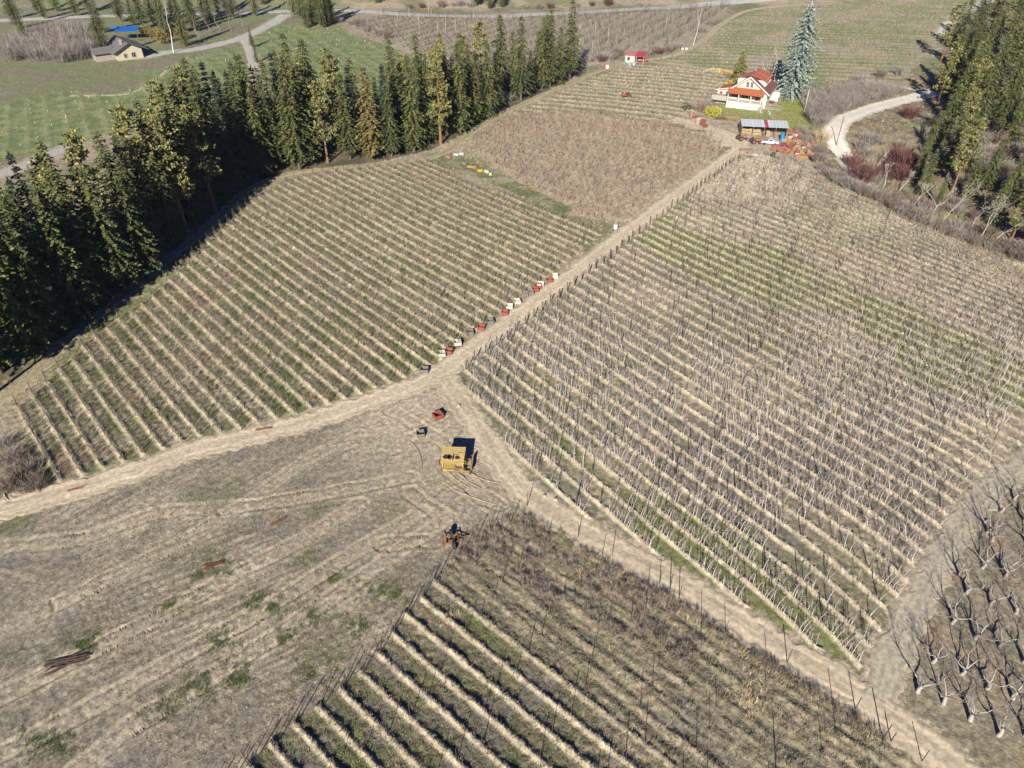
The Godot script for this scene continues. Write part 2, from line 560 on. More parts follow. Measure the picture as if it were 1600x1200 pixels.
# a road or track: a ragged-edged sheet that follows the land, with two wheel lines
func road(called: String, l: Array, w: float, col: Color, mid: Color, lift: float, step: float, ragged: float, rut := 0.03) -> void:
	var pts := smooth_line(l, step)
	var across := 21
	var v := PackedVector3Array()
	var n := PackedVector3Array()
	var c := PackedColorArray()
	var idx := PackedInt32Array()
	var along := 0.0
	for i in pts.size():
		var t := (pts[mini(i + 1, pts.size() - 1)] - pts[maxi(i - 1, 0)]).normalized()
		var s := Vector2(-t.y, t.x)
		if i > 0:
			along += pts[i].distance_to(pts[i - 1])
		for k in across:
			var f := k / (across - 1.0) * 2.0 - 1.0
			var hw := w * 0.5 * (1.0 + ragged * (N2.get_noise_2d(pts[i].x * 2.5 + signf(f) * 40.0, pts[i].y * 2.5) + 0.6 * N3.get_noise_2d(pts[i].x + signf(f) * 40.0, pts[i].y)))
			var p := pts[i] + s * f * hw
			var e1 := (absf(f) - 0.5) / 0.2
			var groove := exp(-e1 * e1)
			var y := terrain(p.x, p.y) + lift - rut * groove + 0.015 * N3.get_noise_2d(p.x, p.y) + 0.05 * N3.get_noise_2d(along * 0.06, f * w * 2.0)
			if absf(f) > 0.95:
				y = terrain(p.x, p.y) - 0.02
			v.append(Vector3(p.x, y, p.y))
			n.append(Vector3.UP)
			var b := N2.get_noise_2d(p.x, p.y)
			var e := N3.get_noise_2d(p.x * 0.8, p.y * 0.8)
			var ln := N3.get_noise_2d(along * 0.05, f * w * 2.2 + 60.0)
			var cc := mid.lerp(col, clampf(groove * 1.2 + 0.3 * b + 0.8 * ln, 0.0, 1.0)).lerp(DIRT * 0.95, smoothstep(0.6, 1.0, absf(f) + 0.25 * e) * 0.8)
			var q := (1.0 + 0.13 * e + 0.08 * b) * 1.32
			c.append(Color(cc.r * q, cc.g * q, cc.b * q))
	for i in pts.size() - 1:
		for k in across - 1:
			var a := i * across + k
			idx.append(a); idx.append(a + 1); idx.append(a + across)
			idx.append(a + 1); idx.append(a + across + 1); idx.append(a + across)
	for i in pts.size():
		for k in across:
			var a := i * across + k
			var p := v[mini(i + 1, pts.size() - 1) * across + k] - v[maxi(i - 1, 0) * across + k]
			var q := v[i * across + mini(k + 1, across - 1)] - v[i * across + maxi(k - 1, 0)]
			var nn := p.cross(q).normalized()
			n[a] = nn if nn.y > 0.0 else -nn
	if (v[across] - v[0]).cross(v[1] - v[0]).y < 0.0:
		for i in range(0, idx.size(), 3):
			var t := idx[i]
			idx[i] = idx[i + 1]
			idx[i + 1] = t
	var arr := []
	arr.resize(Mesh.ARRAY_MAX)
	arr[Mesh.ARRAY_VERTEX] = v
	arr[Mesh.ARRAY_NORMAL] = n
	arr[Mesh.ARRAY_COLOR] = c
	arr[Mesh.ARRAY_INDEX] = idx
	var m := ArrayMesh.new()
	m.add_surface_from_arrays(Mesh.PRIMITIVE_TRIANGLES, arr)
	obj(called, m, M.road).set_meta("kind", "structure")

# ---------------------------------------------------------------- materials
func noise_tex(freq: float, octaves: int, gain: float, lo: float, seed_: int, kind := FastNoiseLite.TYPE_SIMPLEX_SMOOTH, px := 1024) -> NoiseTexture2D:
	var f := FastNoiseLite.new()
	f.noise_type = kind
	f.seed = seed_
	f.frequency = freq
	f.fractal_octaves = octaves
	f.fractal_gain = gain
	f.fractal_lacunarity = 2.1
	var g := Gradient.new()
	g.set_color(0, Color(lo, lo, lo * 0.985))
	g.set_color(1, Color(1, 1, 1))
	var t := NoiseTexture2D.new()
	t.width = px
	t.height = px
	t.seamless = true
	t.noise = f
	t.color_ramp = g
	return t

func vc_mat(rough: float, tex: Texture2D = null, scale := 0.1, world := true) -> StandardMaterial3D:
	var m := StandardMaterial3D.new()
	m.vertex_color_use_as_albedo = true
	m.roughness = rough
	if tex:
		m.albedo_texture = tex
		m.uv1_triplanar = true
		m.uv1_world_triplanar = world
		m.uv1_scale = Vector3.ONE * scale
	return m

func build_materials() -> void:
	var earth := noise_tex(0.012, 7, 0.76, 0.42, 5)
	M.ground = vc_mat(0.95, earth, 0.085)
	M.road = vc_mat(0.95, noise_tex(0.012, 7, 0.7, 0.66, 6), 0.11)
	M.ground.normal_enabled = true
	var nt := noise_tex(0.03, 5, 0.7, 0.0, 8)
	nt.as_normal_map = true
	nt.bump_strength = 6.0
	nt.color_ramp = null
	M.ground.normal_texture = nt
	M.ground.normal_scale = 0.7
	var grain := noise_tex(0.02, 5, 0.65, 0.62, 11, FastNoiseLite.TYPE_SIMPLEX_SMOOTH, 512)
	M.plain = vc_mat(0.85, grain, 0.6, false)
	M.paint = vc_mat(0.45, grain, 0.35, false)
	M.metal = vc_mat(0.4, grain, 0.5, false)
	M.metal.metallic = 0.6
	M.bark = vc_mat(0.9, grain, 0.8, false)
	M.leaf = vc_mat(0.75)
	M.leaf.backlight_enabled = true
	M.leaf.backlight = Color(0.05, 0.06, 0.02)
	M.twig = vc_mat(0.9)
	M.straw = vc_mat(0.9)
	M.glass = vc_mat(0.12)
	M.glass.metallic_specular = 0.6

# ---------------------------------------------------------------- plants
# conifer crown: whorls of drooping branches hung with flat needle sprays
func conifer_crown(h: float, r: float, base: float, levels: int, droop: float, dark: Color, light: Color, size: float, gap: float, power := 0.8) -> Geo:
	var g := Geo.new()
	var clump: Array[float] = []
	for i in 8:
		clump.append(rng.randf())
	for i in levels:
		var q := (i + rr(-0.3, 0.3)) / levels
		var t := base + (1.0 - base) * clampf(q, 0.0, 1.0)
		var y := t * h
		var prof := pow(1.0 - clampf(q, 0.0, 0.985), power) * minf(1.0, 0.55 + q * 4.0)
		var nb := int(5 + 4 * (1.0 - q))
		var a0 := rng.randf() * TAU
		for k in nb:
			if rng.randf() < gap:
				continue
			var a := a0 + TAU * (k + rr(-0.3, 0.3)) / nb
			var len := r * prof * rr(0.45, 1.15) * (0.82 + 0.36 * clump[(i / 5) % 8]) + 0.2
			var d := Vector3(cos(a), 0, sin(a))
			var s := Vector3(-d.z, 0, d.x)
			var col := dark.lerp(light, rng.randf())
			var steps := int(clampf(len / size * 1.5, 2, 9))
			for e in steps:
				var f := (e + 0.7) / steps
				var p := d * len * f + Vector3(0, y + len * (0.12 * f - droop * f * f), 0)
				for w in 3:
					var sd := s * rr(0.3, 0.55) * size + Vector3(0, rr(-0.25, 0.25), 0) * size
					var tip := p + (d * rr(0.5, 0.9) + s * rr(-0.7, 0.7) + Vector3(0, rr(-0.6, 0.15), 0)) * size
					g.spray(p - d * size * 0.3, tip, sd, vary(col, 0.25))
	for k in 5:
		var a := rng.randf() * TAU
		g.spray(Vector3(0, h * 0.965, 0), Vector3(cos(a) * 0.15, h * 1.015, sin(a) * 0.15), Vector3(-sin(a), 0, cos(a)) * 0.14, light)
	return g

# open pine crown: tufts of needles at the ends of ascending limbs
func pine_crown(h: float, r: float, base: float, dark: Color, light: Color, limbs: Geo) -> Geo:
	var g := Geo.new()
	for i in 70:
		var q := rng.randf()
		var y := h * (base + (1.0 - base) * q)
		var a := rng.randf() * TAU
		var len := r * pow(1.0 - q * 0.85, 0.7) * minf(1.0, 0.6 + 2.5 * q) * rr(0.6, 1.1)
		var d := Vector3(cos(a), rr(-0.1, 0.3), sin(a))
		var tip := Vector3(0, y, 0) + d * len
		limbs.sliver(Vector3(0, y - 0.3, 0), tip, 0.16, Vector3(0, 1, 0), Color(0.16, 0.11, 0.07))
		for b in 5:
			var c := tip + Vector3(rr(-1, 1), rr(-0.5, 0.7), rr(-1, 1)) * 0.75 - d * len * 0.12 * b
			var col := dark.lerp(light, rng.randf())
			for k in 9:
				var u := Vector3(rr(-1, 1), rr(-0.5, 1), rr(-1, 1)).normalized()
				var s := u.cross(Vector3(rr(-1, 1), rr(-1, 1), rr(-1, 1))).normalized()
				g.spray(c, c + u * rr(0.4, 0.75), s * 0.17, vary(col, 0.25))
	return g

func trunk_geo(h: float, r: float, col: Color, lean := 0.0) -> Geo:
	var g := Geo.new()
	var pts := []
	var rad := []
	for i in 7:
		var f := i / 6.0
		pts.append(Vector3(lean * f * f * h, f * h - 0.4, 0.0))
		rad.append(r * (1.0 - 0.9 * f) * (1.25 if i == 0 else 1.0))
	g.tube(pts, rad, 7, col)
	return g

var twig_min := 0.012
var gnarl := 0.22

# bare branches by recursion: tubes for limbs, slivers for twigs
func branch(g: Geo, tw: Geo, a: Vector3, dir: Vector3, len: float, r: float, depth: int, spread: float, up: float, col: Color, twc: Color, forks: int, twigs: int) -> void:
	var pts := [a]
	var rad := [r]
	var d := dir.normalized()
	var n := 3 if depth > 1 else 2
	for i in n:
		d = (d + Vector3(rr(-1, 1), rr(-0.6, 0.8), rr(-1, 1)) * gnarl + Vector3(0, up * 0.2, 0)).normalized()
		pts.append(pts[-1] + d * len / n)
		rad.append(r * (1.0 - 0.45 * (i + 1) / n))
	g.tube(pts, rad, 5 if depth > 1 else 3, col, false)
	for i in twigs:
		var p: Vector3 = pts[1 + rng.randi() % n]
		var u := (d + Vector3(rr(-1, 1), rr(-0.5, 1.2), rr(-1, 1)) * 1.1).normalized()
		tw.sliver(p, p + u * len * rr(0.25, 0.6), maxf(r * 0.3, twig_min), u.cross(Vector3(rr(-1, 1), rr(-1, 1), rr(-1, 1))).normalized(), twc)
	if depth <= 0:
		return
	for k in forks:
		var q := Vector3(rr(-1, 1), rr(-0.3, 0.8), rr(-1, 1)).normalized()
		branch(g, tw, pts[-1 if k < 2 else n - 1], (d + q * spread + Vector3(0, up, 0)).normalized(), len * rr(0.6, 0.85), rad[-1] * 0.8, depth - 1, spread, up, col, twc, forks, twigs)

# a thicket of thin stems from the ground
func bush_geo(h: float, r: float, stems: int, col: Color, w := 0.03) -> Geo:
	var g := Geo.new()
	for i in stems:
		var a := rng.randf() * TAU
		var f := sqrt(rng.randf())
		var p := Vector3(cos(a), 0, sin(a)) * r * 0.35 * f
		var d := Vector3(cos(a) * f * rr(0.3, 1.0) * r / h, 1.0, sin(a) * f * rr(0.3, 1.0) * r / h)
		var c := vary(col, 0.35)
		var q := p + d * h * rr(0.45, 0.7)
		var s := Vector3(rr(-1, 1), 0, rr(-1, 1)).normalized()
		g.sliver(p - Vector3(0, 0.1, 0), q, w * 1.4, s, c)
		for k in 4:
			var b := p.lerp(q, rr(0.4, 0.95))
			var u := (d.normalized() + Vector3(rr(-1, 1), rr(-0.3, 0.7), rr(-1, 1)) * 0.8).normalized()
			var e := b + u * h * rr(0.18, 0.42)
			g.sliver(b, e, w, s, c)
			for m in 2:
				var b2 := b.lerp(e, rr(0.3, 0.9))
				g.sliver(b2, b2 + (u + Vector3(rr(-1, 1), rr(-0.5, 1), rr(-1, 1)) * 0.9).normalized() * h * 0.14, w * 0.8, s, c)
	return g

func leafy_geo(h: float, r: float, count: int, dark: Color, light: Color, size: float) -> Geo:
	var g := Geo.new()
	for i in count:
		var u := Vector3(rr(-1, 1), rr(-1, 1), rr(-1, 1)).normalized() * pow(rng.randf(), 0.4)
		var p := Vector3(u.x * r, h * 0.52 + u.y * h * 0.48, u.z * r)
		p *= 1.0 + 0.16 * N3.get_noise_3d(p.x * 1.3, p.y * 1.3, p.z * 1.3)
		var d := (u + Vector3(rr(-1, 1), rr(-1, 1), rr(-1, 1)) * 0.9).normalized()
		g.spray(p, p + d * size, d.cross(Vector3(rr(-1, 1), rr(-1, 1), rr(-1, 1))).normalized() * size * 0.4, vary(dark.lerp(light, rng.randf()), 0.2))
	return g

func tuft_geo(blades: int, h: float, r: float, w: float) -> Geo:
	var g := Geo.new()
	for i in blades:
		var a := rng.randf() * TAU
		var p := Vector3(cos(a), 0, sin(a)) * r * sqrt(rng.randf())
		var lean := Vector3(rr(-1, 1), 0, rr(-1, 1)) * h * 0.7
		var s := Vector3(rr(-1, 1), 0, rr(-1, 1)).normalized()
		g.sliver(p - Vector3(0, 0.03, 0), p + lean + Vector3(0, h * rr(0.55, 1.0), 0), w, s, Color(1, 1, 1) * rr(0.8, 1.15))
	return g

# ---------------------------------------------------------------- placing helpers
func seen(p: Vector2) -> bool:
	return p.y < -22.0 and absf(p.x) < -p.y * 0.80 + 8.0

func row_spots(id: int, step: float, jitter: float, skip := 0.0) -> Array[Vector2]:
	var out: Array[Vector2] = []
	var r: Rows = rows[id]
	for row in range(-150, 151):
		var a := -420.0 + rr(0.0, step)
		while a < 260.0:
			var p := r.at(row, a)
			a += step * rr(0.8, 1.2)
			if p.y > -20.0 or p.y < -440.0 or absf(p.x) > 320.0:
				continue
			if region(p.x, p.y) == id and seen(p) and rng.randf() >= skip:
				out.append(p + Vector2(rr(-jitter, jitter), rr(-jitter, jitter)))
	return out

func near_first(l: Array[Vector2]) -> Array[Vector2]:
	l.sort_custom(func(a: Vector2, b: Vector2) -> bool: return a.length_squared() < b.length_squared())
	return l

func stand(p: Vector2, size: float, sink := 0.0, tilt := 0.1) -> Transform3D:
	var b := Basis(Vector3(rr(-1, 1), 0, rr(-1, 1)).normalized(), rr(0.0, tilt)) * Basis(Vector3.UP, rng.randf() * TAU)
	return Transform3D(b.scaled(Vector3.ONE * size), Vector3(p.x, ground(p.x, p.y) - sink, p.y))

func scatter(ids: Array, count: int, rect: Rect2) -> Array[Vector2]:
	var out: Array[Vector2] = []
	var tries := 0
	while out.size() < count and tries < count * 12:
		tries += 1
		var p := Vector2(rr(rect.position.x, rect.end.x), rr(rect.position.y, rect.end.y))
		if seen(p) and region(p.x, p.y) in ids:
			out.append(p)
	return out

func plants(called: String, label: String, category: String, mesh: Mesh, mat: Material, at: Array[Vector2], lo: float, hi: float, a: Color, b: Color, tilt := 0.1) -> void:
	var xs: Array[Transform3D] = []
	var cs: Array[Color] = []
	for p in at:
		xs.append(stand(p, rr(lo, hi), 0.02, tilt))
		cs.append(vary(a.lerp(b, rng.randf()), 0.2))
	stuff(called, label, category, mesh, mat, xs, cs)

const MAIN_TRACK := [Vector2(-68.1, -56.2), Vector2(-60.7, -58.8), Vector2(-54.5, -61.6), Vector2(-48.2, -64.9), Vector2(-41.7, -69.1), Vector2(-34.3, -72.3), Vector2(-26.5, -76.0), Vector2(-19.2, -80.4), Vector2(-12.3, -85.1), Vector2(-6.1, -93.3), Vector2(2.2, -105.1), Vector2(11.9, -118.8), Vector2(23.8, -136.7), Vector2(38.2, -157.1), Vector2(52.6, -177.5), Vector2(61.0, -189.3), Vector2(61.6, -197.2), Vector2(57.4, -205.5), Vector2(52.3, -211.9), Vector2(47.8, -215.9)]
const LOT_TRACK := [Vector2(-10.5, -85.7), Vector2(-5.8, -76.4), Vector2(-2.3, -68.5), Vector2(1.2, -62.4), Vector2(5.3, -57.7), Vector2(10.8, -53.3), Vector2(16.5, -49.1), Vector2(21.1, -45.1), Vector2(25.3, -41.3), Vector2(29.2, -37.9), Vector2(32.7, -34.6), Vector2(35.8, -31.2), Vector2(38.4, -27.8), Vector2(41.6, -24.1)]
const SIDE_TRACK := [Vector2(33.5, -35.0), Vector2(37.4, -40.3), Vector2(42.9, -46.6), Vector2(50.1, -54.3), Vector2(58.1, -61.8), Vector2(66.0, -67.2), Vector2(82.5, -77.8)]
const EDGE_TRACK := [Vector2(-75.3, -77.8), Vector2(-72.1, -81.9), Vector2(-70.6, -97.4), Vector2(-67.4, -117.1), Vector2(-63.3, -139.9), Vector2(-61.7, -158.9), Vector2(-54.9, -170.6), Vector2(-41.6, -174.7), Vector2(-26.2, -180.3), Vector2(-18.4, -185.3), Vector2(-7.5, -212.0), Vector2(6.2, -237.3), Vector2(22.2, -260.7), Vector2(36.9, -282.3), Vector2(48.6, -289.4), Vector2(59.2, -287.5), Vector2(68.5, -280.0), Vector2(76.3, -275.2)]
const UPPER_TRACK := [Vector2(50.2, -291.6), Vector2(66.0, -304.3), Vector2(81.0, -328.8), Vector2(97.7, -365.3), Vector2(117.8, -399.3), Vector2(144.8, -418.5), Vector2(169.4, -421.5)]
const GULLY_ROAD := [Vector2(140.0, -246.7), Vector2(130.5, -239.8), Vector2(119.3, -233.0), Vector2(106.1, -222.7), Vector2(96.8, -213.5), Vector2(91.4, -204.5), Vector2(90.0, -195.9), Vector2(90.0, -187.8), Vector2(85.3, -168.9)]
const PAD := [Vector2(127.6, -255.0), Vector2(131.6, -251.8), Vector2(138.3, -247.6)]
const FAR_ROAD := [Vector2(-266.3, -362.3), Vector2(-244.0, -374.9), Vector2(-196.2, -387.3), Vector2(-128.3, -396.6), Vector2(-84.7, -403.4), Vector2(-57.2, -392.5), Vector2(-15.6, -385.8), Vector2(15.9, -392.8), Vector2(65.6, -406.7), Vector2(119.6, -426.1), Vector2(157.0, -436.7)]
const DRIVE := [Vector2(-111.9, -389.1), Vector2(-112.8, -363.6), Vector2(-115.0, -336.6), Vector2(-121.2, -321.6), Vector2(-129.1, -310.3), Vector2(-136.9, -305.1), Vector2(-142.4, -295.9)]
const DRIVE_SPUR := [Vector2(-114.6, -332.5), Vector2(-103.0, -303.1), Vector2(-94.5, -278.2), Vector2(-87.7, -258.2)]
const FIELD_PATH := [Vector2(-125.5, -276.0), Vector2(-123.6, -257.5), Vector2(-124.8, -246.8), Vector2(-129.3, -241.9), Vector2(-143.3, -240.8)]
const LEFT_LANE := [Vector2(-130.7, -163.9), Vector2(-125.3, -170.2), Vector2(-122.5, -176.5), Vector2(-120.5, -183.5), Vector2(-118.0, -190.9)]
const CORNER_ROAD := [Vector2(187.5, -340.2), Vector2(210.3, -374.6), Vector2(234.5, -406.7), Vector2(259.8, -435.4)]

func build_regions() -> void:
	regions.resize(RW * RH)
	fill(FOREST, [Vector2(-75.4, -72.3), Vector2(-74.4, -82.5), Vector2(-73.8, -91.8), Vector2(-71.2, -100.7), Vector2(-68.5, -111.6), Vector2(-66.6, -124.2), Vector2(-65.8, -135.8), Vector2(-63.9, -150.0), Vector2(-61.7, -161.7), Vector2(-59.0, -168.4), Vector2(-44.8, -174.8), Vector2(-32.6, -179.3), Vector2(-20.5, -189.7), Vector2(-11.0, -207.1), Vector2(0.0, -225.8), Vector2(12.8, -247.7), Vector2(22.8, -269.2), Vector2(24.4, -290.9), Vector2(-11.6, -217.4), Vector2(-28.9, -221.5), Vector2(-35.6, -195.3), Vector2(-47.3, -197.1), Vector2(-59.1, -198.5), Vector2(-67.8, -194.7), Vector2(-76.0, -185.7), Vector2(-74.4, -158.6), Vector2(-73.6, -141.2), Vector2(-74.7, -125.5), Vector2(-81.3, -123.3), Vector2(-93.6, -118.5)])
	fill(GREEN, [Vector2(-182.4, -233.8), Vector2(-160.4, -230.6), Vector2(-145.5, -249.2), Vector2(-129.0, -241.1), Vector2(-127.7, -274.4), Vector2(-126.3, -302.5), Vector2(-119.8, -313.3), Vector2(-108.6, -309.0), Vector2(-92.5, -267.0), Vector2(-90.4, -219.6), Vector2(-109.9, -206.8), Vector2(-117.4, -192.5), Vector2(-131.2, -180.3), Vector2(-141.2, -170.7)])
	fill(GREEN, [Vector2(-111.8, -324.9), Vector2(-108.5, -370.0), Vector2(-78.4, -354.8), Vector2(-62.1, -330.2), Vector2(-39.7, -296.8), Vector2(-23.5, -249.2), Vector2(-45.1, -213.3), Vector2(-65.2, -226.8), Vector2(-79.2, -249.2), Vector2(-92.3, -276.3)])
	fill(TOPORCH, [Vector2(-74.5, -362.0), Vector2(-62.1, -382.7), Vector2(0.0, -378.1), Vector2(64.3, -397.4), Vector2(113.0, -412.7), Vector2(85.7, -348.0), Vector2(73.2, -325.6), Vector2(46.6, -301.4), Vector2(31.1, -284.2), Vector2(15.8, -264.7), Vector2(-8.3, -241.4), Vector2(-25.0, -267.6), Vector2(-40.5, -303.6), Vector2(-63.6, -335.5)])
	fill(TOPVINE, [Vector2(51.2, -290.5), Vector2(66.9, -306.4), Vector2(82.1, -331.5), Vector2(100.6, -368.6), Vector2(119.1, -395.9), Vector2(151.4, -418.1), Vector2(216.8, -437.1), Vector2(259.2, -437.6), Vector2(208.4, -365.0), Vector2(161.7, -297.2), Vector2(132.9, -259.6), Vector2(118.6, -257.1), Vector2(103.9, -259.3), Vector2(99.8, -267.0), Vector2(80.5, -262.6), Vector2(76.4, -278.2)])
	fill(FARVINE, [Vector2(0.0, -221.5), Vector2(14.7, -243.0), Vector2(29.6, -267.6), Vector2(48.0, -285.3), Vector2(67.8, -276.8), Vector2(75.5, -271.5), Vector2(75.3, -259.5), Vector2(66.7, -241.6), Vector2(59.3, -228.7), Vector2(49.6, -217.3), Vector2(39.5, -213.4), Vector2(30.9, -220.7), Vector2(17.7, -225.1)])
	fill(TWIGS, [Vector2(-11.2, -191.3), Vector2(-1.9, -215.9), Vector2(15.6, -223.8), Vector2(30.7, -218.8), Vector2(44.4, -209.6), Vector2(52.3, -203.2), Vector2(57.5, -194.5), Vector2(53.9, -185.0), Vector2(39.2, -162.2), Vector2(27.8, -145.6), Vector2(21.8, -140.1), Vector2(12.5, -145.7), Vector2(4.5, -161.1), Vector2(-4.0, -174.8)])
	fill(LEFTVINE, [Vector2(-69.4, -77.1), Vector2(-69.0, -81.9), Vector2(-68.4, -87.4), Vector2(-67.9, -96.0), Vector2(-67.2, -105.6), Vector2(-65.7, -112.3), Vector2(-64.0, -119.8), Vector2(-61.6, -129.3), Vector2(-60.5, -143.3), Vector2(-59.0, -154.3), Vector2(-53.2, -166.8), Vector2(-43.4, -172.0), Vector2(-30.2, -175.8), Vector2(-22.1, -180.3), Vector2(-17.6, -174.6), Vector2(-9.0, -161.9), Vector2(0.0, -155.9), Vector2(9.7, -144.7), Vector2(18.4, -135.6), Vector2(12.5, -126.0), Vector2(7.1, -117.0), Vector2(-4.3, -101.0), Vector2(-10.9, -90.5), Vector2(-15.3, -85.7), Vector2(-20.3, -81.3), Vector2(-26.8, -77.5), Vector2(-34.7, -73.9), Vector2(-41.4, -70.8), Vector2(-48.9, -66.5), Vector2(-55.5, -62.7), Vector2(-61.7, -69.1)])
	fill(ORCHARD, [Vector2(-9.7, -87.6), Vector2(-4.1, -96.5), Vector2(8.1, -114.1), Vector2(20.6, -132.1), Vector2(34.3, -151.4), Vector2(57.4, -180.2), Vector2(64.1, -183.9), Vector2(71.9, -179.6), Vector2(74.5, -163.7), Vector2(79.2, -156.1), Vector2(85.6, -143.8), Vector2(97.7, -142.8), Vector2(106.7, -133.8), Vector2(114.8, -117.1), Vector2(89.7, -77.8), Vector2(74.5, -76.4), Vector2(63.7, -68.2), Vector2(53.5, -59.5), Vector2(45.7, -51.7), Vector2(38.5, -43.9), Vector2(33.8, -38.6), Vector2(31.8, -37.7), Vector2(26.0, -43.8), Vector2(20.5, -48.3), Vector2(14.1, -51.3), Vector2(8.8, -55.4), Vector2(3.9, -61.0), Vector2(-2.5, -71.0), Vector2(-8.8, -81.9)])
	fill(OLDORCHARD, [Vector2(39.2, -40.6), Vector2(44.8, -47.5), Vector2(52.9, -55.4), Vector2(62.5, -63.2), Vector2(71.3, -69.8), Vector2(98.8, -78.0), Vector2(52.4, -19.8), Vector2(42.0, -26.5), Vector2(38.6, -30.1), Vector2(36.6, -32.9), Vector2(36.5, -36.3)])
	fill(LOT, [Vector2(-67.5, -55.4), Vector2(-59.8, -57.2), Vector2(-50.7, -61.8), Vector2(-41.2, -67.9), Vector2(-30.0, -72.5), Vector2(-21.4, -77.1), Vector2(-14.8, -81.9), Vector2(-10.3, -83.5), Vector2(-5.7, -74.3), Vector2(-2.0, -65.5), Vector2(1.5, -60.0), Vector2(-2.2, -56.9), Vector2(-5.1, -54.0), Vector2(-7.0, -50.4), Vector2(-10.5, -44.7), Vector2(-14.5, -37.6), Vector2(-18.5, -33.8), Vector2(-22.5, -29.6), Vector2(-24.9, -27.0), Vector2(-35.9, -16.0), Vector2(-54.4, -29.1)])
	fill(NEARVINE, [Vector2(-4.7, -54.0), Vector2(-1.9, -56.6), Vector2(2.3, -58.4), Vector2(9.2, -52.1), Vector2(16.2, -47.0), Vector2(21.7, -42.2), Vector2(26.8, -38.0), Vector2(30.8, -34.2), Vector2(35.1, -29.8), Vector2(37.1, -27.2), Vector2(36.2, -19.8), Vector2(-31.4, -16.0), Vector2(-24.6, -27.0), Vector2(-22.3, -29.6), Vector2(-18.4, -34.0), Vector2(-14.4, -37.7), Vector2(-10.4, -44.9), Vector2(-6.9, -50.7)])
	fill(GULLYSIDE, [Vector2(80.2, -199.6), Vector2(75.7, -167.1), Vector2(80.0, -158.3), Vector2(86.8, -146.3), Vector2(99.2, -145.5), Vector2(107.3, -135.0), Vector2(115.3, -118.0), Vector2(137.2, -126.0), Vector2(384.3, -436.1), Vector2(265.1, -435.4), Vector2(209.9, -362.0), Vector2(160.2, -291.6), Vector2(132.4, -256.0), Vector2(109.2, -261.5), Vector2(96.0, -240.9)])
	fill(LAWN, [Vector2(57.3, -215.9), Vector2(58.7, -225.8), Vector2(66.7, -232.8), Vector2(69.6, -228.3), Vector2(75.8, -222.4), Vector2(89.8, -239.2), Vector2(93.4, -233.2), Vector2(88.4, -215.8), Vector2(82.2, -201.4), Vector2(80.6, -190.0), Vector2(77.7, -185.7), Vector2(79.1, -204.1), Vector2(67.6, -213.3)])
	fill(YARD, [Vector2(53.0, -220.1), Vector2(58.1, -216.7), Vector2(67.3, -211.9), Vector2(79.1, -204.1), Vector2(77.3, -184.6), Vector2(75.2, -168.0), Vector2(72.2, -180.5), Vector2(63.8, -185.9), Vector2(58.5, -184.9), Vector2(56.0, -203.7)])
	fill_line(VERGE, [Vector2(-68.5, -99.4), Vector2(-64.2, -115.1), Vector2(-62.2, -136.6), Vector2(-59.9, -160.6)], 1.8)
	fill_line(VERGE, [Vector2(-16.5, -182.3), Vector2(-6.3, -170.4), Vector2(3.0, -159.0), Vector2(11.3, -148.2)], 2.4)
	fill_line(TRACK, MAIN_TRACK, 2.3)
	fill_line(TRACK, LOT_TRACK, 2.2)
	fill_line(TRACK, SIDE_TRACK, 1.9)
	fill_line(TRACK, EDGE_TRACK, 1.2)
	fill_line(TRACK, GULLY_ROAD, 3.0)
	fill_line(TRACK, FAR_ROAD, 4.0)
	for l in [CORNER_ROAD, DRIVE, LEFT_LANE]:
		fill_line(TRACK, l, 3.6)
	fill_line(TRACK, DRIVE_SPUR, 2.2)
	fill_line(TRACK, PAD, 2.2)
	fill_line(TRACK, UPPER_TRACK, 1.5)

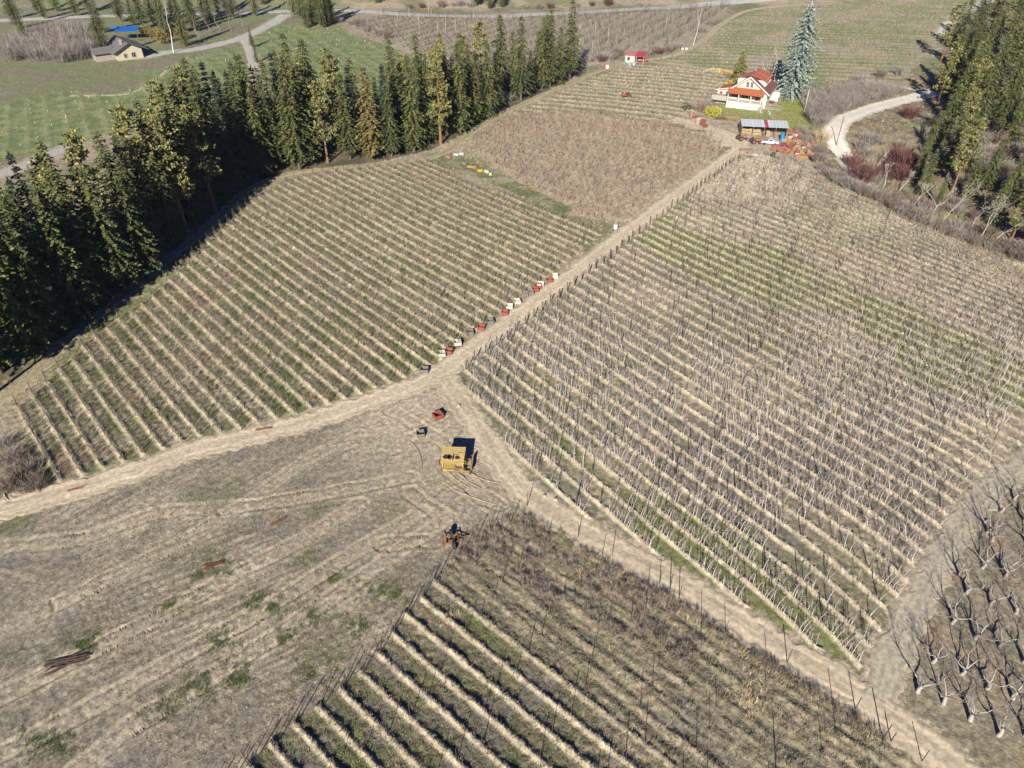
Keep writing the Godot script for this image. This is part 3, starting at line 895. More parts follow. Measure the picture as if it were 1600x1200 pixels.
func build_land() -> void:
	N1.seed = 3; N1.frequency = 0.035; N1.fractal_octaves = 2
	N2.seed = 7; N2.frequency = 0.16; N2.fractal_octaves = 2
	N3.seed = 12; N3.frequency = 0.9; N3.fractal_octaves = 2
	N4.seed = 31; N4.frequency = 2.4; N4.fractal_octaves = 1
	rows[LEFTVINE] = Rows.new(137.5, 2.33, Vector2(-70.0, -79.0))
	rows[ORCHARD] = Rows.new(143.5, 2.5, Vector2(0.0, -73.7), -25.0, 0.009)
	rows[NEARVINE] = Rows.new(131.0, 2.37, Vector2(-11.5, -41.7))
	rows[FARVINE] = Rows.new(112.0, 4.6, Vector2(32.6, -253.8))
	rows[TOPVINE] = Rows.new(101.0, 6.0, Vector2(120.4, -286.4))
	rows[GREEN] = Rows.new(151.0, 5.0, Vector2(-106.0, -313.3))
	build_regions()
	build_ground()
	road("dirt_track", MAIN_TRACK, 4.0, Color(0.55, 0.465, 0.34), Color(0.47, 0.395, 0.285), 0.04, 0.5, 0.35)
	road("gravel_yard", [Vector2(60.0, -186.8), Vector2(57.5, -198.4), Vector2(53.4, -208.1), Vector2(48.3, -214.6)], 7.5, Color(0.55, 0.475, 0.36), Color(0.50, 0.43, 0.32), 0.03, 0.6, 0.4, 0.02)
	road("dirt_track", LOT_TRACK, 3.9, Color(0.52, 0.435, 0.315), Color(0.42, 0.355, 0.255), 0.04, 0.5, 0.35, 0.04)
	road("dirt_track", SIDE_TRACK, 3.2, Color(0.40, 0.36, 0.275), Color(0.36, 0.32, 0.245), 0.04, 0.5, 0.5, 0.02)
	road("dirt_track", EDGE_TRACK, 1.9, Color(0.34, 0.28, 0.19), Color(0.24, 0.22, 0.11), 0.05, 0.8, 0.5, 0.02)
	road("dirt_track", UPPER_TRACK, 2.6, Color(0.38, 0.33, 0.23), Color(0.32, 0.29, 0.18), 0.08, 1.0, 0.5, 0.02)
	road("gravel_road", GULLY_ROAD, 6.8, Color(0.64, 0.615, 0.56), Color(0.56, 0.535, 0.48), 0.07, 0.8, 0.25, 0.03)
	road("gravel_road", PAD, 3.5, Color(0.50, 0.44, 0.35), Color(0.46, 0.40, 0.31), 0.05, 0.8, 0.4, 0.02)
	road("gravel_road", DRIVE, 6.0, Color(0.40, 0.39, 0.385), Color(0.36, 0.355, 0.35), 0.10, 1.2, 0.25, 0.02)
	road("gravel_road", DRIVE_SPUR, 3.4, Color(0.40, 0.375, 0.34), Color(0.36, 0.335, 0.30), 0.14, 1.2, 0.4, 0.02)
	road("gravel_road", CORNER_ROAD, 6.0, Color(0.52, 0.50, 0.46), Color(0.48, 0.46, 0.42), 0.10, 1.2, 0.4, 0.02)
	road("dirt_path", FIELD_PATH, 1.8, Color(0.40, 0.35, 0.24), Color(0.34, 0.30, 0.19), 0.08, 1.0, 0.6, 0.02)
	road("paved_lane", LEFT_LANE, 4.2, Color(0.36, 0.355, 0.35), Color(0.34, 0.335, 0.33), 0.08, 1.0, 0.1, 0.0)
	road("paved_road", FAR_ROAD, 7.0, Color(0.38, 0.385, 0.40), Color(0.35, 0.355, 0.37), 0.12, 2.0, 0.05, 0.0)

func build_track_marks() -> void:
	# cleat prints pressed up by the bulldozer's tracks: ridges of soil in pairs of bands
	var g := Geo.new()
	g.prism([Vector2(-0.08, -0.03), Vector2(0.08, -0.03), Vector2(0.01, 0.045)], -0.24, 0.24, Color(1, 1, 1))
	var xs: Array[Transform3D] = []
	var cs: Array[Color] = []
	for l in LOT_RUTS:
		var pts := smooth_line(l, 0.2)
		for i in range(1, pts.size()):
			var p := pts[i]
			if not seen(p) or N1.get_noise_2d(p.x * 2.0, p.y * 2.0) < -0.3:
				continue
			var d := (p - pts[i - 1]).normalized()
			for s in [-0.85, 0.85]:
				if rng.randf() < 0.2:
					continue
				var q: Vector2 = p + Vector2(-d.y, d.x) * s
				xs.append(Transform3D(Basis(Vector3.UP, atan2(-d.y, d.x) + rr(-0.1, 0.1)), Vector3(q.x, ground(q.x, q.y) + rr(0.0, 0.015), q.y)))
				cs.append(vary(Color(0.25, 0.21, 0.155), 0.2))
	stuff("cleat_marks", "ridged crawler track prints winding over the bare lot", "track marks", g.mesh(), M.straw, xs, cs)
	# soil pushed into low ridges around the bulldozer
	for l in [[Vector2(-8.1, -65.3), Vector2(-6.7, -63.6), Vector2(-4.9, -62.2)], [Vector2(-7.0, -65.3), Vector2(-5.1, -63.2), Vector2(-3.0, -62.0)], [Vector2(-5.4, -65.0), Vector2(-3.5, -63.8), Vector2(-1.4, -63.2)], [Vector2(-8.7, -63.8), Vector2(-6.9, -62.0), Vector2(-4.2, -60.5), Vector2(-1.8, -59.5)], [Vector2(-13.6, -71.3), Vector2(-12.0, -68.7), Vector2(-11.3, -65.5)]]:
		var pts := smooth_line(l, 0.35)
		var rg := Geo.new()
		for i in pts.size() - 1:
			var t0 := (pts[i + 1] - pts[i]).normalized()
			var s0 := Vector2(-t0.y, t0.x) * 0.17
			var ha := 0.12 * (0.6 + 0.7 * absf(N3.get_noise_2d(pts[i].x, pts[i].y))) * minf(1.0, minf(i, pts.size() - 1 - i) * 0.5)
			var hb := 0.12 * (0.6 + 0.7 * absf(N3.get_noise_2d(pts[i + 1].x, pts[i + 1].y))) * minf(1.0, minf(i + 1, pts.size() - 2 - i) * 0.5)
			var g3 := func(p: Vector2, h: float) -> Vector3: return Vector3(p.x, ground(p.x, p.y) + h, p.y)
			var col := vary(Color(0.24, 0.2, 0.15), 0.12)
			rg.quad(g3.call(pts[i] - s0, -0.06), g3.call(pts[i + 1] - s0, -0.06), g3.call(pts[i + 1], hb), g3.call(pts[i], ha), col)
			rg.quad(g3.call(pts[i], ha), g3.call(pts[i + 1], hb), g3.call(pts[i + 1] + s0, -0.06), g3.call(pts[i] + s0, -0.06), col)
		structure("soil_ridge", rg, M.straw)
	# clods and stones
	var st := Geo.new()
	var k: Array[Vector3] = []
	for i in 6:
		k.append([Vector3(1, 0, 0), Vector3(-1, 0, 0), Vector3(0, 0.7, 0), Vector3(0, -0.5, 0), Vector3(0, 0, 0.9), Vector3(0, 0, -0.8)][i] * rr(0.8, 1.15))
	for f in [[0, 4, 2], [4, 1, 2], [1, 5, 2], [5, 0, 2], [4, 0, 3], [1, 4, 3], [5, 1, 3], [0, 5, 3]]:
		st.tri(k[f[0]], k[f[2]], k[f[1]], Color(1, 1, 1))
	plants("clods", "crumbs of dry soil and small stones on the bare lot", "clods", st.mesh(), M.straw, scatter([LOT], 16000, Rect2(-60, -80, 75, 56)), 0.025, 0.11, Color(0.26, 0.22, 0.16), Color(0.42, 0.36, 0.27), 1.0)
	plants("stones", "pale pebbles along the dirt tracks", "stones", st.mesh(), M.straw, scatter([TRACK], 1800, Rect2(-60, -170, 130, 148)), 0.02, 0.07, Color(0.34, 0.30, 0.24), Color(0.5, 0.45, 0.37), 1.0)

func build_grass() -> void:
	var dry := tuft_geo(13, 0.5, 0.33, 0.05).mesh()
	var low := tuft_geo(12, 0.24, 0.30, 0.06).mesh()
	var tall := tuft_geo(16, 0.85, 0.3, 0.05).mesh()
	var straw := Color(0.48, 0.41, 0.295)
	var pale := Color(0.62, 0.54, 0.41)
	var green := Color(0.11, 0.155, 0.04)
	var olive := Color(0.20, 0.20, 0.09)
	plants("row_grass", "dry straw grass on the ridges of the vineyard beside the conifers", "dry grass", dry, M.straw, row_spots(LEFTVINE, 0.2, 0.13, 0.1), 0.3, 0.75, straw, pale)
	plants("row_grass", "dry straw grass under the pale slender orchard trees", "dry grass", dry, M.straw, row_spots(ORCHARD, 0.24, 0.16, 0.1), 0.3, 0.75, straw, pale)
	plants("row_grass", "dry straw grass on the ridges between dark furrows beside the lot", "dry grass", dry, M.straw, ridge_spots(), 0.25, 0.48, straw * 0.85, pale * 0.9)
	plants("row_grass", "dry grass in the rows behind the brown orchard", "dry grass", dry, M.straw, row_spots(FARVINE, 0.6, 0.4), 0.5, 1.0, straw, pale)
	plants("row_grass", "dry grass in the rows of the far vineyard", "dry grass", dry, M.straw, row_spots(TOPVINE, 1.0, 0.5), 0.6, 1.3, straw, olive)
	plants("alley_grass", "short green and olive grass between the vineyard rows", "grass", low, M.straw, scatter([LEFTVINE], 16000, Rect2(-90, -185, 130, 135)), 0.6, 1.3, green, olive)
	plants("alley_grass", "short dry grass between the orchard rows", "grass", low, M.straw, scatter([ORCHARD], 16000, Rect2(-12, -190, 140, 155)), 0.3, 0.75, straw * 0.7, olive)
	plants("alley_grass", "grey and olive weeds between the furrows beside the lot", "weeds", low, M.straw, scatter([NEARVINE], 15000, Rect2(-45, -75, 90, 52)), 0.4, 1.1, olive * 0.75, straw * 0.62)
	plants("weeds", "dark green weed patches on the bare lot", "weeds", low, M.straw, green_patches(), 0.45, 1.0, green * 0.9, Color(0.14, 0.16, 0.07))
	plants("straw_litter", "scattered straw and dead stalks on the bare lot", "straw", low, M.straw, scatter([LOT], 12000, Rect2(-60, -80, 75, 56)), 0.25, 0.65, straw * 0.8, BROWN, 1.3)
	plants("meadow_grass", "dead grass and leaf litter under the old pruned trees", "dry grass", low, M.straw, scatter([OLDORCHARD], 6000, Rect2(25, -75, 60, 55)), 0.35, 0.9, Color(0.30, 0.22, 0.14), straw * 0.8)
	plants("meadow_grass", "bleached grass beneath the brown twiggy orchard", "dry grass", dry, M.straw, scatter([TWIGS], 5000, Rect2(-20, -235, 100, 110)), 0.6, 1.2, straw * 0.85, BROWN * 1.3)
	plants("verge_grass", "rough dry grass along field edges and tracks", "dry grass", dry, M.straw, scatter([WILD], 7000, Rect2(-100, -240, 220, 215)), 0.5, 1.2, straw, olive)
	plants("gully_grass", "rough grass on the gully slopes", "dry grass", dry, M.straw, scatter([GULLYSIDE], 5000, Rect2(60, -270, 180, 190)), 0.7, 1.6, Color(0.24, 0.24, 0.11), straw * 0.7)
	plants("lawn_grass", "mown yellow green lawn around the farmhouse", "grass", low, M.straw, scatter([LAWN], 4000, Rect2(50, -250, 70, 70)), 0.6, 1.0, Color(0.17, 0.22, 0.05), Color(0.26, 0.25, 0.09))
	# straw coloured tall clumps and purple stalks in the weedy corner beside the lot track
	var spots: Array[Vector2] = []
	for p in scatter([NEARVINE], 5200, Rect2(-10, -70, 60, 48)):
		var d := line_dist(p.x, p.y, LOT_TRACK)
		if d < 3.4 and N2.get_noise_2d(p.x * 1.2, p.y * 1.2) > -0.1 or N1.get_noise_2d(p.x * 3.0, p.y * 3.0 + 40.0) > 0.66:
			spots.append(p)
	plants("tall_grass", "tall golden dead grass along the fenced edge of the furrowed field", "tall grass", tall, M.straw, spots, 0.4, 0.95, Color(0.58, 0.47, 0.29), straw * 0.85, 0.3)
	var stalk := bush_geo(0.9, 0.5, 12, Color(1, 1, 1), 0.018).mesh()
	var st: Array[Vector2] = []
	for p in scatter([NEARVINE], 3000, Rect2(-12, -62, 40, 34)):
		var d := line_dist(p.x, p.y, [Vector2(-4.7, -53.5), Vector2(0.0, -53.5), Vector2(5.5, -48.3), Vector2(10.6, -45.8), Vector2(15.3, -42.0)])
		if d < 3.6 and N2.get_noise_2d(p.x, p.y + 20.0) > -0.25:
			st.append(p)
	plants("dead_stalks", "purple grey dead stalks standing in the weedy corner", "dead stalks", stalk, M.twig, st, 0.6, 1.3, Color(0.17, 0.135, 0.12), Color(0.30, 0.24, 0.2))
	plants("edge_scrub", "grey twiggy scrub along the fenced track verge", "scrub", stalk, M.twig, in_region(NEARVINE, verge_spots(LOT_TRACK, 1.9, 3.2, 900)), 0.5, 1.1, Color(0.15, 0.125, 0.095), Color(0.26, 0.21, 0.16))

func ridge_spots() -> Array[Vector2]:
	var out: Array[Vector2] = []
	for p in row_spots(NEARVINE, 0.13, 0.07, 0.1):
		if rng.randf() < clean_rows(p) + 0.12:
			out.append(p)
	return out

func green_patches() -> Array[Vector2]:
	var out: Array[Vector2] = []
	for c in [Vector2(-31.8, -50.4), Vector2(-24.7, -45.1), Vector2(-26.7, -46.2), Vector2(-19.2, -48.7), Vector2(-20.8, -43.9), Vector2(-22.8, -41.3), Vector2(-14.2, -47.5), Vector2(-15.4, -42.8), Vector2(-28.5, -37.9), Vector2(-28.8, -41.3), Vector2(-29.7, -36.0), Vector2(-25.9, -37.2), Vector2(-35.0, -45.1), Vector2(-39.0, -31.0), Vector2(-41.6, -31.8), Vector2(-42.0, -40.6), Vector2(-18.7, -37.2), Vector2(-12.1, -46.6), Vector2(-33.6, -48.7), Vector2(-31.8, -33.8)]:
		for i in 330:
			var a := rng.randf() * TAU
			var d := rr(0.1, 1.0) * rr(0.6, 3.2)
			var p: Vector2 = c + Vector2(cos(a) * d * 1.3, sin(a) * d)
			if N2.get_noise_2d(p.x * 3.0, p.y * 3.0) > -0.12 and region(p.x, p.y) == LOT:
				out.append(p)
	return out

func in_region(id: int, l: Array[Vector2]) -> Array[Vector2]:
	return l.filter(func(p: Vector2) -> bool: return region(p.x, p.y) == id)

func verge_spots(l: Array, lo: float, hi: float, count: int) -> Array[Vector2]:
	var out: Array[Vector2] = []
	var pts := smooth_line(l, 0.3)
	for i in count:
		var k := 1 + rng.randi() % (pts.size() - 1)
		var d := (pts[k] - pts[k - 1]).normalized()
		var p := pts[k] + Vector2(-d.y, d.x) * rr(lo, hi)
		if seen(p):
			out.append(p)
	return out

# ---------------------------------------------------------------- vines, orchard trees and posts
func build_rows() -> void:
	# young orchard trees: pale curved stem with thin twigs
	var kinds: Array[Node3D] = []
	var whole: Array[Mesh] = []
	for k in 5:
		var tr := Geo.new()
		var tw := Geo.new()
		var h := rr(1.35, 2.1)
		var bend := Vector3(rr(-0.1, 0.4), 0, rr(-0.35, 0.15))
		var pts := []
		var rad := []
		for i in 6:
			var f := i / 5.0
			pts.append(Vector3(0, h * f - 0.1, 0) + bend * f * f * 1.3 + Vector3(rr(-1, 1), 0, rr(-1, 1)) * 0.03 * f)
			rad.append(0.043 - 0.024 * f)
		tr.tube(pts, rad, 4, Color(0.47, 0.44, 0.445) * [1.0, 0.8, 0.6, 0.9, 0.5][k], false)
		for i in 26:
			var p: Vector3 = pts[2 + rng.randi() % 4]
			var u := Vector3(rr(-1, 1), rr(0.0, 1.1), rr(-1, 1)).normalized()
			tw.sliver(p, p + u * rr(0.3, 0.75), 0.035, u.cross(Vector3(rr(-1, 1), rr(-1, 1), rr(-1, 1))).normalized(), vary(Color(0.26, 0.215, 0.21), 0.4))
		var both := Geo.new()
		both.v.append_array(tr.v); both.v.append_array(tw.v)
		both.n.append_array(tr.n); both.n.append_array(tw.n)
		both.c.append_array(tr.c); both.c.append_array(tw.c)
		whole.append(both.mesh())
		var o := Node3D.new()
		part("trunk", tr, M.twig, o)
		part("twigs", tw, M.twig, o)
		tag(o, "bare young orchard tree with pale crooked stem beyond the lot track", "fruit tree", "young orchard trees in dense rows")
		kinds.append(o)
	var spots := near_first(row_spots(ORCHARD, 0.42, 0.12, 0.12))
	var xs: Array[Array] = [[], [], [], [], []]
	for i in spots.size():
		var p := spots[i]
		# gaps where the rows have lost their trees
		if N1.get_noise_2d(p.x * 1.3 + 21.0, p.y * 1.3) > 0.34 and rng.randf() < 0.75:
			continue
		if rng.randf() < 0.55 * smoothstep(-85.0, -125.0, p.y):
			continue
		var k := rng.randi() % 5
		if i < 310:
			dup(kinds[k], "fruit_tree", "", p, rr(-0.7, 0.7), "", rr(0.75, 1.15))
		else:
			xs[k].append(stand(p, rr(0.6, 1.15), 0.0, 0.22))
	for k in 5:
		var t: Array[Transform3D] = []
		var cs: Array[Color] = []
		for x in xs[k]:
			t.append(x)
			# the upper rows are of a browner kind
			var up := smoothstep(-80.0, -125.0, x.origin.z + 12.0 * N1.get_noise_2d(x.origin.x, x.origin.z))
			cs.append(Color(1, 1, 1).lerp(Color(0.62, 0.56, 0.44), up) * rr(0.7, 1.25))
		stuff("orchard_trees", "massed rows of bare young trees farther up the orchard", "fruit trees", whole[k], M.twig, t, cs)
	for o in kinds:
		o.free()

	# vines of the field beside the conifers: dark stem, upright canes
	var vines: Array[Node3D] = []
	var vmesh: Array[Mesh] = []
	for k in 4:
		var tr := Geo.new()
		var tw := Geo.new()
		tr.tube([Vector3(0, -0.1, 0), Vector3(rr(-0.1, 0.1), 0.4, 0.05), Vector3(rr(-0.1, 0.1), 0.85, 0)], [0.05, 0.045, 0.04], 4, Color(0.13, 0.10, 0.075), false)
		for i in 18:
			var p := Vector3(rr(-0.35, 0.35), rr(0.4, 0.9), rr(-0.1, 0.1))
			var u := Vector3(rr(-0.5, 0.5), 1.0, rr(-0.4, 0.4)).normalized()
			tw.sliver(p, p + u * rr(0.4, 0.9), 0.04, Vector3(rr(-1, 1), 0, rr(-1, 1)).normalized(), vary(Color(0.145, 0.13, 0.095), 0.35))
		var both := Geo.new()
		both.v.append_array(tr.v); both.v.append_array(tw.v)
		both.n.append_array(tr.n); both.n.append_array(tw.n)
		both.c.append_array(tr.c); both.c.append_array(tw.c)
		vmesh.append(both.mesh())
		var o := Node3D.new()
		part("stem", tr, M.twig, o)
		part("canes", tw, M.twig, o)
		tag(o, "dormant dark grapevine on a straw ridge beside the conifer belt", "grapevine", "grapevines beside the conifer belt")
		vines.append(o)
	var vs := near_first(row_spots(LEFTVINE, 0.55, 0.1, 0.12))
	var vx: Array[Array] = [[], [], [], []]
	for i in vs.size():
		var k := rng.randi() % 4
		if i < 300:
			dup(vines[k], "grapevine", "", vs[i], rng.randf() * TAU, "", rr(0.65, 1.1))
		else:
			vx[k].append(stand(vs[i], rr(0.7, 1.2), 0.0, 0.15))
	for p in row_spots(FARVINE, 1.1, 0.1, 0.1):
		vx[rng.randi() % 4].append(stand(p, rr(0.7, 1.1), 0.0, 0.1))
	for p in row_spots(TOPVINE, 1.8, 0.2, 0.2):
		vx[rng.randi() % 4].append(stand(p, rr(0.8, 1.3), 0.0, 0.1))
	for k in 4:
		var t: Array[Transform3D] = []
		var cs: Array[Color] = []
		for x in vx[k]:
			t.append(x)
			cs.append(Color(1, 1, 1) * rr(0.8, 1.5))
		stuff("vines", "dormant vines of the farther vineyard rows", "grapevines", vmesh[k], M.twig, t, cs)
	for o in vines:
		o.free()

	# brown twiggy orchard between vineyard and farmhouse
	var bushes: Array[Node3D] = []
	var bmesh: Array[Mesh] = []
	for k in 4:
		var g := Geo.new()
		var tw := Geo.new()
		for s in 3:
			branch(g, tw, Vector3(0, 0.35, 0), Vector3(rr(-1, 1), 1.1, rr(-1, 1)), 0.9, 0.06, 2, 0.75, 0.25, Color(0.165, 0.125, 0.10), Color(0.17, 0.12, 0.095), 2, 5)
		g.tube([Vector3(0, -0.2, 0), Vector3(0, 0.45, 0)], [0.12, 0.09], 5, Color(0.24, 0.18, 0.145), false)
		var both := Geo.new()
		both.v.append_array(g.v); both.v.append_array(tw.v)
		both.n.append_array(g.n); both.n.append_array(tw.n)
		both.c.append_array(g.c); both.c.append_array(tw.c)
		bmesh.append(both.mesh())
		var o := Node3D.new()
		part("limbs", g, M.twig, o)
		part("twigs", tw, M.twig, o)
		tag(o, "brown leafless bush tree in the block between vineyard and farmhouse", "orchard tree", "brown twiggy orchard trees")
		bushes.append(o)
	var bs: Array[Vector2] = []
	for i in range(-60, 60):
		for j in range(-60, 60):
			var p := Vector2(30, -170) + Vector2(0.68, 0.735) * i * 1.9 + Vector2(0.735, -0.68) * j * 3.4 + Vector2(rr(-0.3, 0.3), rr(-0.3, 0.3))
			if region(p.x, p.y) == TWIGS and seen(p) and rng.randf() > 0.08:
				bs.append(p)
	near_first(bs)
	var bx: Array[Array] = [[], [], [], []]
	for i in bs.size():
		var k := rng.randi() % 4
		if i < 290:
			dup(bushes[k], "bush_tree", "", bs[i], rng.randf() * TAU, "", rr(0.8, 1.25))
		else:
			bx[k].append(stand(bs[i], rr(0.8, 1.25), 0.0, 0.1))
	for k in 4:
		var t: Array[Transform3D] = []
		var cs: Array[Color] = []
		for x in bx[k]:
			t.append(x)
			cs.append(Color(1, 1, 1) * rr(0.8, 1.3))
		stuff("bush_trees", "farther rows of the brown twiggy orchard", "orchard trees", bmesh[k], M.twig, t, cs)
	# the grey orchard up by the road: the same habit, greyer, with dark stems
	var ox: Array[Array] = [[], [], [], []]
	for i in range(-80, 80):
		for j in range(-80, 80):
			var p := Vector2(20, -330) + Vector2(0.45, -0.89) * i * 3.6 + Vector2(0.89, 0.45) * j * 6.4 + Vector2(rr(-0.4, 0.4), rr(-0.4, 0.4))
			if region(p.x, p.y) == TOPORCH and seen(p):
				ox[rng.randi() % 4].append(stand(p, rr(1.4, 2.1), 0.0, 0.1))
	for k in 4:
		var t: Array[Transform3D] = []
		var cs: Array[Color] = []
		for x in ox[k]:
			t.append(x)
			cs.append(Color(0.8, 0.92, 1.02) * rr(0.6, 1.1))
		stuff("bush_trees", "grey leafless orchard rows below the paved road", "orchard trees", bmesh[k], M.twig, t, cs)
	for o in bushes:
		o.free()
	build_posts()

func post_node(h: float, r: float, col: Color, label: String, group: String) -> Node3D:
	var o := Node3D.new()
	var g := Geo.new()
	g.tube([Vector3(0, -0.4, 0), Vector3(0, h, 0)], [r, r * 0.85], 6, col)
	part("pole", g, M.bark, o)
	tag(o, label, "post", group)
	return o

func build_posts() -> void:
	var dark := Color(0.085, 0.065, 0.05)
	var a := post_node(1.85, 0.035, dark, "thin dark trellis post in the furrowed field beside the lot track", "trellis posts of the furrowed field")
	var count := 0
	for row in range(-40, 41):
		var r: Rows = rows[NEARVINE]
		var u := -120.0 + rr(0.0, 3.0)
		var prev := -1
		while u < 60.0:
			var p := r.at(row, u)
			var id := region(p.x, p.y)
			if id == NEARVINE and seen(p) and p.y < -25.0:
				dup(a, "trellis_post", "", p, rng.randf() * TAU, "", rr(0.85, 1.15))
				u += rr(5.5, 7.0)
			else:
				u += 0.4
			prev = id
			count += 1
	a.free()
	# leaning end posts where the furrows meet the lot
	var e := Node3D.new()
	var g := Geo.new()
	g.tube([Vector3(0, -0.3, 0), Vector3(0.5, 2.1, 0)], [0.05, 0.045], 6, dark)
	part("pole", g, M.bark, e)
	var w := Geo.new()
	w.bar(Vector3(0.48, 2.0, 0), Vector3(-1.1, 0.0, 0), 0.02, 0.02, Color(0.12, 0.11, 0.1))
	part("anchor_wire", w, M.metal, e)
	tag(e, "leaning end post with anchor wire where a furrow meets the lot", "post", "leaning end posts along the lot")
	for row in range(-40, 41):
		var r: Rows = rows[NEARVINE]
		var u := -90.0
		while u < 40.0:
			var p := r.at(row, u)
			if region(p.x, p.y) == NEARVINE:
				if seen(p) and region(r.at(row, u - 1.5).x, r.at(row, u - 1.5).y) == LOT:
					dup(e, "end_post", "", r.at(row, u + 0.3), -atan2(r.u.y, r.u.x), "", rr(0.9, 1.1))
				break
			u += 0.3
	e.free()
	var b := post_node(2.0, 0.055, dark, "dark wooden row post among the pale stemmed orchard trees", "row posts in the young orchard")
	var spots := near_first(row_spots(ORCHARD, 8.5, 0.1, 0.05))
	for i in mini(spots.size(), 240):
		dup(b, "row_post", "", spots[i], rng.randf() * TAU, "", rr(0.85, 1.2))
	b.free()
	var rest: Array[Vector2] = []
	for i in range(240, spots.size()):
		rest.append(spots[i])
	var gg := Geo.new()
	gg.tube([Vector3(0, -0.4, 0), Vector3(0, 2.0, 0)], [0.055, 0.045], 5, Color(1, 1, 1))
	plants("row_posts", "farther row posts of the young orchard", "posts", gg.mesh(), M.bark, rest, 0.85, 1.2, dark, dark * 1.5, 0.05)
	# stout end posts along the dirt track
	var c := post_node(1.75, 0.11, Color(0.12, 0.095, 0.07), "stout dark end post along the dirt track up to the farmhouse", "end posts along the upper dirt track")
	var n := 0
	var r: Rows = rows[ORCHARD]
	for row in range(-80, 81):
		var u := -260.0
		while u < 0.0:
			var p := r.at(row, u)
			if region(p.x, p.y) == ORCHARD:
				if seen(p) and line_dist(p.x, p.y, MAIN_TRACK) < 3.6:
					dup(c, "track_post", "", r.at(row, u + 0.2), rng.randf() * TAU, "", rr(0.9, 1.12))
					n += 1
				break
			u += 0.3
	c.free()
	# posts of the vineyard beside the conifers
	var d := post_node(1.7, 0.05, dark, "thin post at the end of a vineyard row along the conifer belt", "row posts of the vineyard by the conifers")
	var lv := near_first(row_spots(LEFTVINE, 14.0, 0.1))
	for i in mini(lv.size(), 150):
		dup(d, "vineyard_post", "", lv[i], rng.randf() * TAU, "", rr(0.9, 1.1))
	var lr: Rows = rows[LEFTVINE]
	for row in range(-20, 40):
		var u := -200.0
		while u < 20.0:
			var p := lr.at(row, u)
			if region(p.x, p.y) == LEFTVINE:
				if seen(p):
					dup(d, "vineyard_post", "", r_at(lr, row, u + 0.2), 0.0, "", 1.2)
				break
			u += 0.4
	d.free()
	# pale posts standing in the orchard under the road
	var f := post_node(4.2, 0.10, Color(0.52, 0.50, 0.46), "tall pale post among the grey orchard rows below the paved road", "pale posts in the grey orchard")
	for p in [Vector2(-65.3, -354.8), Vector2(-58.0, -350.2), Vector2(-52.1, -353.3), Vector2(-42.6, -359.5), Vector2(-53.7, -370.0), Vector2(-62.6, -379.3), Vector2(-49.7, -382.7), Vector2(-38.5, -378.7), Vector2(-33.1, -348.0), Vector2(-29.2, -345.3), Vector2(-25.3, -350.6), Vector2(-18.4, -378.3), Vector2(-12.4, -350.6), Vector2(-4.5, -369.6), Vector2(0.0, -339.3), Vector2(4.5, -363.6), Vector2(8.2, -332.5), Vector2(29.0, -334.5), Vector2(36.9, -345.3), Vector2(40.4, -325.9), Vector2(48.4, -335.8), Vector2(58.4, -347.0), Vector2(68.9, -350.2), Vector2(26.9, -307.4), Vector2(31.5, -301.5)]:
		dup(f, "tall_post", "", p, 0.0, "", rr(0.8, 1.2))
	f.free()

func r_at(r: Rows, row: int, u: float) -> Vector2:
	return r.at(row, u)

# ---------------------------------------------------------------- trees
func tree_node(crown: Geo, trunk: Geo, limbs: Geo = null) -> Node3D:
	var o := Node3D.new()
	part("trunk", trunk, M.bark, o)
	part("crown", crown, M.leaf, o)
	if limbs:
		part("limbs", limbs, M.twig, o)
	return o

var firs: Array[Node3D] = []
var pines: Array[Node3D] = []
var gold_fir: Node3D
var dark_fir: Node3D

# where a tree of the crowd stands, by what is nearest to it
func near_what(p: Vector2) -> String:
	var marks := [[Vector2(-35.6, -180.3), "around the golden fir"], [Vector2(-19.2, -192.9), "around the orange trunked pine"], [Vector2(-45.0, -175.6), "above the vineyard's bend"], [Vector2(-61.3, -162.9), "at the curve of the vineyard edge"], [Vector2(-66.0, -132.7), "above the middle of the vineyard edge"], [Vector2(-70.6, -103.9), "above the lower vineyard edge"], [Vector2(-74.1, -87.0), "at the low corner of the vineyard"], [Vector2(-102.4, -158.8), "toward the paved lane"], [Vector2(-89.2, -190.7), "behind, toward the green field"], [Vector2(-71.4, -213.4), "behind, toward the drive spur"], [Vector2(-46.3, -220.0), "behind, toward the young vines"], [Vector2(-16.2, -233.4), "at the thin end by the grey thicket"],
		[Vector2(102.3, -165.2), "by the pale cottonwoods"], [Vector2(112.4, -161.7), "inside the wooded gully"], [Vector2(110.2, -140.8), "at the low end of the gully"], [Vector2(129.3, -216.5), "at the end of the hairpin road"], [Vector2(149.7, -226.0), "above the gully thicket"], [Vector2(163.3, -276.0), "beside the slanting pole"], [Vector2(197.1, -307.4), "under the corner road"], [Vector2(134.0, -185.2), "on the far side of the gully thicket"],
		[Vector2(-90.8, -365.0), "between the drive and the paved road"], [Vector2(-207.8, -333.8), "by the grey leafless trees"], [Vector2(-168.6, -320.3), "behind the cream house"], [Vector2(-142.8, -348.0), "above the drive"], [Vector2(-126.7, -396.6), "where the drive meets the paved road"], [Vector2(-11.6, -410.8), "on the bank of the paved road"]]
	var best := ""
	var d := 1e9
	for m in marks:
		if p.distance_to(m[0]) < d:
			d = p.distance_to(m[0])
			best = m[1]
	return best

func looks(src: Node3D, size: float) -> String:
	var w := "tall " if size > 0.98 else ("short " if size < 0.82 else "")
	if src in pines:
		return w + "yellow green pine"
	if src == dark_fir:
		return w + "blackish pointed fir"
	return w + ["olive fir", "broad green fir", "dark green fir", "slim green fir", "full olive fir"][firs.find(src)]

